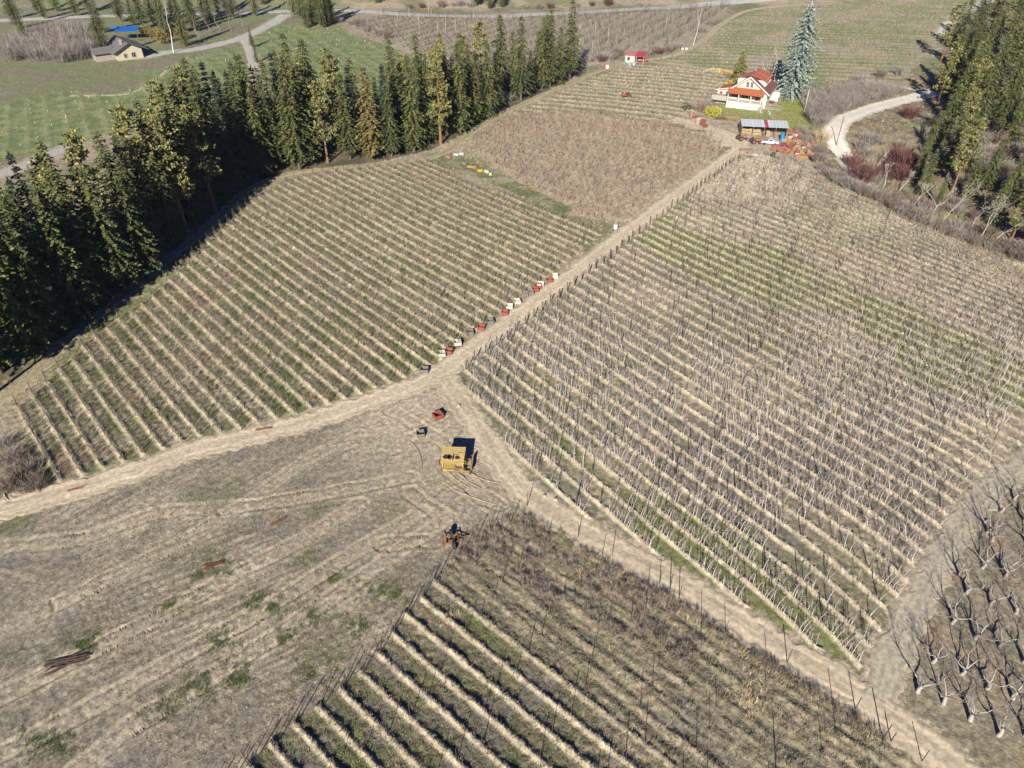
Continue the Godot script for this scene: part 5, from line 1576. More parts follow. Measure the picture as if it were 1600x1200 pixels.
func build_farmhouse() -> void:
	var o := thing("farmhouse", "white and cream gabled farmhouse with red roofs and a front porch", "house", Vector2(72.7, -228.8), deg_to_rad(-27.0))
	var w := Geo.new()
	w.prism([Vector2(-5.6, -1.0), Vector2(5.6, -1.0), Vector2(5.6, 4.55), Vector2(0, 8.45), Vector2(-5.6, 4.55)], -12.0, 0.0, CREAM)
	part("wall", w, M.plain, o)
	# clapboard skirts and corner boards
	for s in [-1.0, 1.0]:
		var cb := Geo.new()
		cb.box(Vector3(s * 5.6, 1.8, 0.02), Vector3(0.24, 5.5, 0.1), WHITE)
		part("corner_board", cb, M.paint, o)
		var cc := Geo.new()
		cc.box(Vector3(s * 5.62, 1.8, -12.0), Vector3(0.1, 5.5, 0.24), WHITE)
		part("corner_board", cc, M.paint, o)
	var bb := Geo.new()
	bb.box(Vector3(0, 4.75, 0.03), Vector3(11.0, 0.25, 0.08), WHITE)
	part("belt_board", bb, M.paint, o)
	var roof := Geo.new()
	roof.slab(Vector3(0, 8.9, 0.9), Vector3(6.5, 4.25, 0.9), Vector3(6.5, 4.25, -12.7), Vector3(0, 8.9, -12.7), 0.18, MAROON)
	roof.slab(Vector3(0, 8.9, -12.7), Vector3(-6.5, 4.25, -12.7), Vector3(-6.5, 4.25, 0.9), Vector3(0, 8.9, 0.9), 0.18, REDROOF)
	var rf := part("roof", roof, M.plain, o)
	var fas := Geo.new()
	for s in [-1.0, 1.0]:
		fas.bar(Vector3(0, 8.78, 0.97), Vector3(s * 6.55, 4.12, 0.97), 0.14, 0.34, WHITE)
		fas.bar(Vector3(s * 6.58, 4.1, 0.9), Vector3(s * 6.58, 4.1, -12.7), 0.14, 0.24, WHITE)
	part("bargeboard", fas, M.paint, rf)
	var ch := Geo.new()
	ch.box(Vector3(-0.4, 9.2, -8.6), Vector3(0.7, 1.5, 0.7), Color(0.32, 0.2, 0.16))
	ch.box(Vector3(-0.4, 10.0, -8.6), Vector3(0.9, 0.16, 0.9), Color(0.3, 0.27, 0.25))
	part("chimney", ch, M.plain, rf)
	# dormers: low shed roofs running from the ridge over walls with windows
	for d in [[1.0, -1.9, -5.6], [1.0, -6.9, -11.4], [-1.0, -2.6, -7.0]]:
		var s: float = d[0]
		var g := Geo.new()
		var z0: float = d[1]
		var z1: float = d[2]
		var xa := 0.0
		var xb := 4.3 * s
		if s > 0.0:
			g.slab(Vector3(xa, 8.98, z0 + 0.35), Vector3(xb + 0.5, 7.35, z0 + 0.35), Vector3(xb + 0.5, 7.35, z1 - 0.35), Vector3(xa, 8.98, z1 - 0.35), 0.14, Color(0.48, 0.14, 0.08))
		else:
			g.slab(Vector3(xa, 8.98, z1 - 0.35), Vector3(xb - 0.5, 7.35, z1 - 0.35), Vector3(xb - 0.5, 7.35, z0 + 0.35), Vector3(xa, 8.98, z0 + 0.35), 0.14, Color(0.48, 0.14, 0.08))
		var dm := part("dormer_roof", g, M.plain, o)
		var dw := Geo.new()
		dw.box(Vector3(xb * 0.62, 6.6, (z0 + z1) * 0.5), Vector3(absf(xb) * 0.76, 1.9, z0 - z1), WHITE, Vector2(0.999, 1.0))
		part("dormer_wall", dw, M.paint, dm)
		window(o, face(Vector3(xb + 0.02 * s, 6.55, (z0 + z1) * 0.5), s * PI * 0.5), 1.6, 1.0, WHITE)
	for x in [-0.62, 0.62]:
		window(o, face(Vector3(x, 6.45, 0.02), 0.0), 0.75, 1.6, WHITE)
	# porch
	var p := Geo.new()
	p.box(Vector3(-0.4, 0.55, 1.5), Vector3(10.4, 2.6, 3.0), WHITE)
	p.box(Vector3(-0.4, 1.9, 1.55), Vector3(10.6, 0.14, 3.1), Color(0.55, 0.52, 0.48))
	var pd := part("porch_deck", p, M.paint, o)
	var pr := Geo.new()
	pr.slab(Vector3(-5.9, 5.35, 0.06), Vector3(-5.9, 4.35, 3.7), Vector3(5.2, 4.35, 3.7), Vector3(5.2, 5.35, 0.06), 0.15, Color(0.50, 0.15, 0.07))
	part("porch_roof", pr, M.plain, o)
	var beam := Geo.new()
	beam.box(Vector3(-0.35, 4.15, 3.0), Vector3(10.6, 0.3, 0.16), WHITE)
	part("porch_beam", beam, M.paint, o)
	for x in [-5.4, -2.2, 1.5, 4.6]:
		var q := Geo.new()
		q.box(Vector3(x, 3.0, 2.85), Vector3(0.26, 2.1, 0.26), WHITE)
		part("porch_post", q, M.paint, o)
	for seg in [[-5.2, -2.4], [-2.0, 1.3], [1.7, 4.4]]:
		var q := Geo.new()
		q.box(Vector3((seg[0] + seg[1]) * 0.5, 2.75, 2.9), Vector3(seg[1] - seg[0], 0.1, 0.1), WHITE)
		var x: float = seg[0]
		while x < seg[1]:
			q.box(Vector3(x, 2.35, 2.9), Vector3(0.06, 0.75, 0.06), WHITE)
			x += 0.22
		part("railing", q, M.paint, pd)
	var door := Geo.new()
	door.box(Vector3(2.9, 2.95, 0.05), Vector3(1.1, 2.0, 0.1), Color(0.32, 0.03, 0.035))
	var dn := part("door", door, M.paint, o)
	var hd := Geo.new()
	hd.box(Vector3(2.5, 2.9, 0.13), Vector3(0.08, 0.08, 0.08), Color(0.5, 0.45, 0.3))
	part("handle", hd, M.metal, dn)
	for x in [-3.9, -0.8]:
		window(o, face(Vector3(x, 3.05, 0.02), 0.0), 1.9, 1.3, WHITE)
	var st := Geo.new()
	for i in 7:
		st.box(Vector3(4.9 + 0.0, 1.6 - i * 0.26, 2.6 + i * 0.3), Vector3(1.2, 0.16, 0.32), Color(0.5, 0.48, 0.45))
	part("steps", st, M.plain, o)
	# side wing under the drawn-out roof
	var wg := Geo.new()
	wg.box(Vector3(-7.6, 1.6, -3.4), Vector3(4.0, 5.2, 5.2), CREAM)
	var wn := part("wing_wall", wg, M.plain, o)
	var wr := Geo.new()
	wr.slab(Vector3(-6.0, 4.9, -6.4), Vector3(-10.1, 4.0, -6.4), Vector3(-10.1, 4.0, -0.1), Vector3(-6.0, 4.9, -0.1), 0.16, REDROOF)
	part("wing_roof", wr, M.plain, o)
	var wf := Geo.new()
	wf.bar(Vector3(-6.0, 4.82, -0.04), Vector3(-10.1, 3.92, -0.04), 0.12, 0.26, WHITE)
	part("wing_fascia", wf, M.paint, wn)
	var d2 := Geo.new()
	d2.box(Vector3(-8.4, 2.4, -0.76), Vector3(0.9, 2.0, 0.1), Color(0.36, 0.05, 0.05))
	part("door", d2, M.paint, o)
	var rp := Geo.new()
	rp.slab(Vector3(-10.6, 1.3, 1.6), Vector3(-9.4, 1.35, -0.9), Vector3(-6.0, 1.35, -0.9), Vector3(-6.0, 1.3, 1.6), 1.4, Color(0.46, 0.44, 0.42))
	part("ramp", rp, M.plain, o)
	# windows of the long side wall and the rear lean-to
	for z in [-2.2, -5.0, -6.6, -9.6]:
		window(o, face(Vector3(5.62, 2.7, z), PI * 0.5), 0.9, 1.5, WHITE)
	var ln := Geo.new()
	ln.box(Vector3(6.7, 1.0, -10.6), Vector3(2.2, 4.0, 3.0), WHITE, Vector2(1.0, 1.0))
	part("porch_room", ln, M.paint, o)
	window(o, face(Vector3(7.82, 2.0, -10.6), PI * 0.5), 1.2, 1.0, WHITE)
	# patio with its table set
	var pt := Geo.new()
	pt.box(Vector3(8.2, 0.05, -2.6), Vector3(4.6, 0.3, 5.4), Color(0.46, 0.44, 0.41))
	part("patio", pt, M.plain, o)

func build_shed() -> void:
	var o := thing("open_shed", "long open fronted shed with pale metal roof and one red stripe", "shed", Vector2(69.5, -198.8), deg_to_rad(-9.0))
	var w := 12.6
	for i in 14:
		var x0 := -w * 0.5 + i * w / 14.0
		var g := Geo.new()
		var col := Color(0.66, 0.70, 0.76) if i != 7 else Color(0.45, 0.09, 0.085)
		g.slab(Vector3(x0 + 0.01, 3.35, -4.2), Vector3(x0 + 0.01, 2.75, 0.5), Vector3(x0 + w / 14.0 - 0.01, 2.75, 0.5), Vector3(x0 + w / 14.0 - 0.01, 3.35, -4.2), 0.05, vary(col, 0.06))
		g.bar(Vector3(x0 + 0.03, 3.4, -4.2), Vector3(x0 + 0.03, 2.8, 0.5), 0.05, 0.05, col * 0.9)
		part("roof_sheet", g, M.paint, o)
	var fl := Geo.new()
	fl.slab(Vector3(-w * 0.5, 3.36, -4.25), Vector3(-w * 0.5, 3.2, -5.2), Vector3(w * 0.5, 3.2, -5.2), Vector3(w * 0.5, 3.36, -4.25), 0.05, Color(0.36, 0.17, 0.15))
	var bk := part("back_roof", fl, M.plain, o)
	bk.rotation = Vector3.ZERO
	for i in 30:
		var g := Geo.new()
		g.box(Vector3(-w * 0.5 + 0.21 + i * 0.42, 1.4, -4.3), Vector3(0.39, 3.3, 0.05), vary(Color(0.22, 0.16, 0.11), 0.25))
		part("plank", g, M.plain, o)
	for s in [-1.0, 1.0]:
		var g := Geo.new()
		g.box(Vector3(s * (w * 0.5 - 0.1), 1.4, -2.2), Vector3(0.08, 2.9, 4.0), Color(0.24, 0.17, 0.115))
		part("end_wall", g, M.plain, o)
	for i in 5:
		var g := Geo.new()
		g.box(Vector3(-w * 0.5 + 0.3 + i * (w - 0.6) / 4.0, 1.3, 0.2), Vector3(0.18, 2.9, 0.18), Color(0.2, 0.15, 0.11))
		part("post", g, M.bark, o)

func build_far_buildings() -> void:
	# cream house with a wide grey roof
	var o := thing("cream_house", "cream bungalow with wide grey roof beside the lawn", "house", Vector2(-145.8, -292.9), deg_to_rad(38.0))
	var g := Geo.new()
	g.prism([Vector2(-4.5, -1), Vector2(4.5, -1), Vector2(4.5, 3.2), Vector2(0, 5.4), Vector2(-4.5, 3.2)], -17.0, 0.0, Color(0.60, 0.54, 0.43))
	part("wall", g, M.plain, o)
	var r := Geo.new()
	var grey := Color(0.17, 0.165, 0.17)
	r.slab(Vector3(0, 5.9, 1.2), Vector3(7.2, 2.9, 0.4), Vector3(7.2, 2.9, -18.0), Vector3(0, 5.9, -18.0), 0.2, grey)
	r.slab(Vector3(0, 5.9, -18.0), Vector3(-6.4, 2.7, -18.0), Vector3(-6.4, 2.7, 1.2), Vector3(0, 5.9, 1.2), 0.2, grey)
	var rf := part("roof", r, M.plain, o)
	var c := Geo.new()
	c.box(Vector3(-1.6, 5.8, -3.0), Vector3(0.9, 2.0, 0.9), Color(0.42, 0.38, 0.35))
	part("chimney", c, M.plain, rf)
	window(o, face(Vector3(-1.8, 1.5, 0.02), 0.0), 0.9, 1.3, Color(0.5, 0.43, 0.33))
	window(o, face(Vector3(1.2, 1.5, 0.02), 0.0), 1.3, 1.5, Color(0.5, 0.43, 0.33))
	for z in [-2.0, -5.0, -8.5]:
		window(o, face(Vector3(4.52, 1.5, z), PI * 0.5), 1.6, 1.3, Color(0.5, 0.43, 0.33))
	for z in [-11.0, -14.5, -17.6]:
		var q := Geo.new()
		q.box(Vector3(7.0, 1.0, z), Vector3(0.25, 3.8, 0.25), Color(0.25, 0.17, 0.12))
		part("carport_post", q, M.bark, o)
	var lw := Geo.new()
	lw.box(Vector3(-8.0, 0.9, -6.5), Vector3(7.0, 3.8, 6.0), Color(0.40, 0.36, 0.32))
	part("wing_wall", lw, M.plain, o)
	var lr := Geo.new()
	lr.slab(Vector3(-4.4, 4.4, -6.5), Vector3(-12.2, 4.2, -6.5), Vector3(-12.2, 2.6, -2.6), Vector3(-4.4, 2.6, -2.6), 0.18, grey)
	lr.slab(Vector3(-12.2, 4.2, -6.5), Vector3(-4.4, 4.4, -6.5), Vector3(-4.4, 2.6, -10.4), Vector3(-12.2, 2.6, -10.4), 0.18, grey)
	part("wing_roof", lr, M.plain, o)
	# blue roofed shelter behind it
	var b := thing("blue_shelter", "open shelter with bright blue roof behind the cream house", "shelter", Vector2(-162.7, -330.2), 0.2)
	var bg := Geo.new()
	bg.slab(Vector3(-4.5, 4.6, -3), Vector3(-4.5, 3.6, 3), Vector3(4.5, 3.6, 3), Vector3(4.5, 4.6, -3), 0.12, Color(0.02, 0.15, 0.52))
	bg.slab(Vector3(-6.5, 4.9, -2.5), Vector3(-6.5, 4.6, 0), Vector3(-3.6, 4.75, 0), Vector3(-3.6, 5.0, -2.5), 0.1, Color(0.05, 0.28, 0.62))
	part("roof", bg, M.paint, b)
	for x in [-4.2, 4.2]:
		for z in [-2.7, 2.7]:
			var q := Geo.new()
			q.box(Vector3(x, 1.7, z), Vector3(0.2, 4.0 if z > 0 else 5.0, 0.2), Color(0.15, 0.1, 0.08))
			part("post", q, M.bark, b)
	# little red and white hut
	var h := thing("field_hut", "little white hut with red roof beside the upper field track", "hut", Vector2(45.2, -287.2), deg_to_rad(-16.0))
	var hw := Geo.new()
	hw.box(Vector3(-0.9, 1.2, -1.8), Vector3(3.6, 2.9, 3.6), Color(0.72, 0.60, 0.55))
	part("wall", hw, M.plain, h)
	var hr := Geo.new()
	hr.slab(Vector3(-3.0, 3.4, -3.9), Vector3(-3.0, 2.75, 0.4), Vector3(1.4, 2.75, 0.4), Vector3(1.4, 3.4, -3.9), 0.1, Color(0.55, 0.22, 0.2))
	hr.slab(Vector3(1.2, 3.5, -3.9), Vector3(1.2, 2.8, 1.0), Vector3(4.6, 2.8, 1.0), Vector3(4.6, 3.5, -3.9), 0.1, Color(0.56, 0.07, 0.085))
	part("roof", hr, M.paint, h)
	var hd := Geo.new()
	hd.box(Vector3(-1.4, 1.5, 0.03), Vector3(0.9, 1.2, 0.08), Color(0.05, 0.03, 0.03))
	part("window_opening", hd, M.plain, h)
	for x in [1.6, 4.3]:
		var q := Geo.new()
		q.box(Vector3(x, 1.2, 0.7), Vector3(0.14, 3.1, 0.14), Color(0.7, 0.66, 0.62))
		part("post", q, M.paint, h)

# ---------------------------------------------------------------- machines
func wheel(parent: Node, at: Vector3, r: float, w: float, tyre: Color, rim: Color) -> void:
	var g := Geo.new()
	var n := 12
	for k in n:
		var a := TAU * k / n
		var b := TAU * (k + 1) / n
		var p := Vector3(0, cos(a), sin(a))
		var q := Vector3(0, cos(b), sin(b))
		var s := Vector3(w * 0.5, 0, 0)
		g.quad(at + p * r + s, at + q * r + s, at + q * r - s, at + p * r - s, tyre)
		g.quad(at + p * r * 0.55 + s, at + q * r * 0.55 + s, at + q * r + s, at + p * r + s, tyre)
		g.quad(at + p * r - s, at + q * r - s, at + q * r * 0.55 - s, at + p * r * 0.55 - s, tyre)
	var o := part("wheel", g, M.plain, parent)
	var h := Geo.new()
	h.tube([at - Vector3(w * 0.35, 0, 0), at + Vector3(w * 0.35, 0, 0)], [r * 0.56, r * 0.56], 10, rim)
	part("rim", h, M.paint, o)

func build_bulldozer() -> void:
	var o := thing("bulldozer", "old yellow bulldozer with a flat yellow canopy roof on the bare lot", "bulldozer", Vector2(-7.3, -66.1), deg_to_rad(-3.0))
	var yel := Color(0.62, 0.42, 0.10)
	var dull := Color(0.46, 0.33, 0.12)
	var steel := Color(0.36, 0.32, 0.27)
	var black := Color(0.03, 0.028, 0.025)
	for s in [-1.0, 1.0]:
		# crawler track: plates round two wheels
		var t := Geo.new()
		var outline: Array[Vector2] = []
		for k in 9:
			var a := PI * 0.5 + PI * k / 8.0
			outline.append(Vector2(-1.05 + cos(a) * 0.42, 0.44 + sin(a) * 0.42))
		for k in 9:
			var a := -PI * 0.5 + PI * k / 8.0
			outline.append(Vector2(1.05 + cos(a) * 0.38, 0.42 + sin(a) * 0.38))
		t.prism(outline, s * 0.8 - 0.2, s * 0.8 + 0.2, Color(0.15, 0.13, 0.11))
		var tr := part("crawler_track", t, M.plain, o)
		var per := PackedVector2Array(outline)
		per.append(outline[0])
		var cv := Curve2D.new()
		for q in per:
			cv.add_point(q)
		var len := cv.get_baked_length()
		for k in 34:
			var p := cv.sample_baked(len * k / 34.0)
			var p2 := cv.sample_baked(fmod(len * k / 34.0 + 0.08, len))
			var d := (p2 - p).normalized()
			var nn := Vector2(d.y, -d.x)
			var g := Geo.new()
			var c0 := p + nn * 0.03
			g.bar(Vector3(c0.x, c0.y, s * 0.8 - 0.24), Vector3(c0.x, c0.y, s * 0.8 + 0.24), 0.12, 0.06, vary(steel, 0.15))
			part("shoe", g, M.metal, tr)
		var fr := Geo.new()
		fr.box(Vector3(0, 0.42, s * 1.01), Vector3(1.9, 0.26, 0.08), dull)
		fr.tube([Vector3(-1.05, 0.44, s * 0.95), Vector3(-1.05, 0.44, s * 1.07)], [0.3, 0.3], 12, dull)
		fr.tube([Vector3(1.05, 0.42, s * 0.95), Vector3(1.05, 0.42, s * 1.07)], [0.27, 0.27], 12, dull)
		part("track_frame", fr, M.paint, o)
		var fd := Geo.new()
		fd.box(Vector3(-0.5, 1.02, s * 0.8), Vector3(1.5, 0.08, 0.6), yel)
		part("fender", fd, M.paint, o)
	var b := Geo.new()
	b.box(Vector3(-0.1, 0.75, 0), Vector3(2.6, 0.7, 1.2), dull)
	part("hull", b, M.paint, o)
	var e := Geo.new()
	e.box(Vector3(0.85, 1.2, 0), Vector3(1.35, 0.5, 0.8), yel, Vector2(0.97, 0.86))
	var hood := part("hood", e, M.paint, o)
	var gr := Geo.new()
	gr.box(Vector3(1.4, 1.25, 0), Vector3(0.06, 0.75, 0.84), Color(0.1, 0.09, 0.07))
	part("grille", gr, M.metal, hood)
	var ex := Geo.new()
	ex.tube([Vector3(0.9, 1.6, 0.1), Vector3(0.9, 2.0, 0.1)], [0.06, 0.05], 8, Color(0.16, 0.09, 0.06))
	part("exhaust_pipe", ex, M.plain, hood)
	var se := Geo.new()
	se.box(Vector3(-0.65, 1.2, 0), Vector3(0.55, 0.2, 0.9), black)
	se.box(Vector3(-0.95, 1.4, 0), Vector3(0.16, 0.45, 0.6), black)
	part("seat", se, M.plain, o)
	for z in [-0.25, -0.05, 0.2]:
		var lv := Geo.new()
		lv.tube([Vector3(-0.1, 1.1, z), Vector3(-0.22, 1.6, z)], [0.025, 0.02], 5, black)
		part("lever", lv, M.metal, o)
	var tk := Geo.new()
	tk.box(Vector3(-1.3, 1.1, 0), Vector3(0.45, 0.45, 1.1), yel)
	part("fuel_tank", tk, M.paint, o)
	var wn := Geo.new()
	wn.box(Vector3(-1.6, 0.7, 0), Vector3(0.4, 0.4, 0.8), Color(0.2, 0.13, 0.09))
	wn.tube([Vector3(-1.75, 0.75, -0.45), Vector3(-1.75, 0.75, 0.45)], [0.2, 0.2], 10, Color(0.14, 0.1, 0.08))
	part("winch", wn, M.plain, o)
	for x in [-1.3, 1.25]:
		for z in [-1.1, 1.1]:
			var p := Geo.new()
			p.bar(Vector3(x, 1.0, z), Vector3(x, 2.27, z), 0.09, 0.09, yel)
			part("canopy_post", p, M.paint, o)
	var c := Geo.new()
	c.slab(Vector3(-1.45, 2.28, -1.25), Vector3(-1.45, 2.32, 0.1), Vector3(1.42, 2.32, 0.1), Vector3(1.42, 2.28, -1.25), 0.06, Color(0.80, 0.60, 0.25))
	c.slab(Vector3(-1.45, 2.32, 0.1), Vector3(-1.45, 2.28, 1.6), Vector3(1.42, 2.28, 1.6), Vector3(1.42, 2.32, 0.1), 0.06, Color(0.80, 0.60, 0.25))
	c.bar(Vector3(-1.45, 2.25, 1.62), Vector3(1.42, 2.25, 1.62), 0.06, 0.12, yel)
	c.bar(Vector3(-1.45, 2.25, -1.27), Vector3(1.42, 2.25, -1.27), 0.06, 0.12, yel)
	var cn := part("canopy", c, M.paint, o)
	# burnt and rusted holes in the paint of the roof
	for q in [[-0.8, -0.55, 1.1, 0.95], [-0.42, -0.62, 0.7, 1.2], [0.05, -0.55, 0.24, 1.5], [0.55, -0.7, 0.75, 0.75], [0.42, -0.15, 0.6, 0.14], [0.85, 0.25, 0.9, 0.1], [0.0, 0.3, 0.14, 0.2], [-0.7, -0.85, 0.6, 0.2]]:
		var g := Geo.new()
		var poly: Array[Vector2] = []
		for k in 9:
			var a := TAU * k / 9.0
			poly.append(Vector2(q[0] + cos(a) * q[2] * 0.5 * rr(0.7, 1.1), q[1] + sin(a) * q[3] * 0.5 * rr(0.7, 1.1)))
		g.xf = Transform3D(Basis(Vector3(1, 0, 0), Vector3(0, 0, -1), Vector3(0, 1, 0)), Vector3(0, 2.316, 0))
		g.prism(poly, -0.04, 0.004, Color(0.06, 0.035, 0.02) if q[2] > 0.2 and q[3] > 0.2 else Color(0.22, 0.11, 0.03))
		part("rust_patch", g, M.plain, cn)
	for z in [-1.12, 1.12]:
		var a := Geo.new()
		a.bar(Vector3(0.1, 0.5, z), Vector3(2.15, 0.45, z), 0.12, 0.16, Color(0.40, 0.22, 0.10))
		part("push_arm", a, M.paint, o)
	var cy := Geo.new()
	for z in [-0.5, 0.5]:
		cy.tube([Vector3(1.3, 1.4, z), Vector3(2.1, 0.7, z)], [0.06, 0.045], 8, Color(0.3, 0.2, 0.13))
	part("hydraulic_rams", cy, M.metal, o)
	var bl := Geo.new()
	var prof := [[2.32, 0.02], [2.20, 0.3], [2.17, 0.55], [2.22, 0.8], [2.33, 0.98]]
	for i in 4:
		bl.quad(Vector3(prof[i][0], prof[i][1], 1.4), Vector3(prof[i][0], prof[i][1], -1.4), Vector3(prof[i + 1][0], prof[i + 1][1], -1.4), Vector3(prof[i + 1][0], prof[i + 1][1], 1.4), Color(0.42, 0.30, 0.19))
		bl.quad(Vector3(prof[i][0] - 0.08, prof[i][1], -1.4), Vector3(prof[i][0] - 0.08, prof[i][1], 1.4), Vector3(prof[i + 1][0] - 0.08, prof[i + 1][1], 1.4), Vector3(prof[i + 1][0] - 0.08, prof[i + 1][1], -1.4), Color(0.34, 0.2, 0.1))
	bl.box(Vector3(2.29, 0.99, 0), Vector3(0.16, 0.05, 2.84), Color(0.46, 0.32, 0.2))
	part("blade", bl, M.paint, o)

func build_tractor(called: String, label: String, p: Vector2, turn: float, col: Color) -> void:
	var o := thing(called, label, "tractor", p, turn)
	for s in [-1.0, 1.0]:
		wheel(o, Vector3(s * 0.8, 0.62, 0.8), 0.65, 0.36, Color(0.03, 0.03, 0.03), col * 0.9)
		wheel(o, Vector3(s * 0.65, 0.4, -1.0), 0.42, 0.25, Color(0.03, 0.03, 0.03), col * 0.9)
	var b := Geo.new()
	b.box(Vector3(0, 0.95, -0.6), Vector3(0.65, 0.6, 1.6), col, Vector2(0.9, 0.97))
	part("hood", b, M.paint, o)
	var c := Geo.new()
	c.box(Vector3(0, 0.8, 0.6), Vector3(0.8, 0.4, 1.0), col * 0.7)
	part("chassis", c, M.paint, o)
	var f := Geo.new()
	for s in [-1.0, 1.0]:
		f.box(Vector3(s * 0.72, 1.32, 0.75), Vector3(0.42, 0.08, 1.0), col)
	part("fenders", f, M.paint, o)
	var st := Geo.new()
	st.box(Vector3(0, 1.15, 0.7), Vector3(0.5, 0.14, 0.45), Color(0.03, 0.03, 0.03))
	st.box(Vector3(0, 1.4, 0.93), Vector3(0.5, 0.4, 0.1), Color(0.03, 0.03, 0.03))
	part("seat", st, M.plain, o)
	var e := Geo.new()
	e.tube([Vector3(0.15, 1.2, -0.9), Vector3(0.15, 1.9, -0.9)], [0.04, 0.04], 6, Color(0.1, 0.1, 0.1))
	part("exhaust_pipe", e, M.metal, o)

func build_cultivator() -> void:
	var o := thing("cultivator", "small rusty orange cultivator with two dark wheels beside the furrows", "cultivator", Vector2(-6.9, -53.7), deg_to_rad(15.0))
	var rust := Color(0.36, 0.16, 0.06)
	for z in [-0.85, 0.85]:
		wheel(o, Vector3(0.2, 0.5, z), 0.52, 0.3, Color(0.03, 0.028, 0.025), Color(0.18, 0.11, 0.07))
	var f := Geo.new()
	for z in [-0.5, 0.5]:
		f.bar(Vector3(-0.9, 0.6, z), Vector3(0.9, 0.6, z), 0.1, 0.12, rust)
	for x in [-0.85, -0.2, 0.4, 0.85]:
		f.bar(Vector3(x, 0.62, -0.9), Vector3(x, 0.62, 0.9), 0.09, 0.1, rust)
	part("frame", f, M.plain, o)
	for i in 7:
		var t := Geo.new()
		var z := -0.9 + i * 0.3
		t.tube([Vector3(-0.85, 0.6, z), Vector3(-1.05, 0.35, z), Vector3(-0.9, 0.04, z)], [0.03, 0.03, 0.02], 5, Color(0.16, 0.10, 0.06))
		part("tine", t, M.plain, o)
	var h := Geo.new()
	h.bar(Vector3(0.9, 0.6, -0.3), Vector3(2.0, 0.4, 0.0), 0.08, 0.08, rust * 0.7)
	h.bar(Vector3(0.9, 0.6, 0.3), Vector3(2.0, 0.4, 0.0), 0.08, 0.08, rust * 0.7)
	part("hitch", h, M.plain, o)

func build_truck(called: String, label: String, p: Vector2, turn: float, col: Color, bed: Color) -> void:
	var o := thing(called, label, "truck", p, turn)
	var b := Geo.new()
	b.prism([Vector2(-2.2, 0.45), Vector2(2.2, 0.45), Vector2(2.2, 0.95), Vector2(1.1, 1.05), Vector2(0.7, 1.6), Vector2(-0.5, 1.6), Vector2(-0.6, 1.0), Vector2(-2.2, 1.0)], -0.85, 0.85, col)
	part("body", b, M.paint, o)
	var w := Geo.new()
	w.box(Vector3(0.1, 1.32, 0), Vector3(0.9, 0.36, 1.74), PANE)
	w.bar(Vector3(0.74, 1.55, 0), Vector3(1.06, 1.12, 0), 1.5, 0.05, PANE)
	part("windows", w, M.glass, o)
	var d := Geo.new()
	d.box(Vector3(-1.4, 1.03, 0), Vector3(1.4, 0.08, 1.4), bed)
	part("bed", d, M.plain, o)
	for x in [-1.4, 1.4]:
		for z in [-0.8, 0.8]:
			var g := Node3D.new()
			g.rotation.y = PI * 0.5
			var k := Geo.new()
			k.tube([Vector3(x, 0.35, z - 0.1), Vector3(x, 0.35, z + 0.1)], [0.36, 0.36], 10, Color(0.03, 0.03, 0.03))
			part("wheel", k, M.plain, o)
			g.free()

# ---------------------------------------------------------------- boxes, crates and clutter
func bin_node(col: Color, lab: String) -> Node3D:
	var o := Node3D.new()
	var w := 1.22
	var h := 0.74
	var f := Geo.new()
	f.box(Vector3(0, 0.14, 0), Vector3(w, 0.06, w), col * 0.7)
	part("floor", f, M.plain, o)
	for s in 4:
		var xf := Transform3D(Basis(Vector3.UP, s * PI * 0.5), Vector3.ZERO)
		for k in 3:
			var g := Geo.new()
			g.xf = xf
			g.box(Vector3(0, 0.26 + k * 0.2, w * 0.5 - 0.015), Vector3(w - 0.07 if s % 2 == 0 else w - 0.002, 0.185, 0.03), vary(col, 0.1))
			part("plank", g, M.plain, o)
	for x in [-0.5, 0.0, 0.5]:
		var g := Geo.new()
		g.box(Vector3(x, 0.05, 0), Vector3(0.1, 0.12, w), col * 0.6)
		part("runner", g, M.plain, o)
	tag(o, lab, "crate", "")
	return o

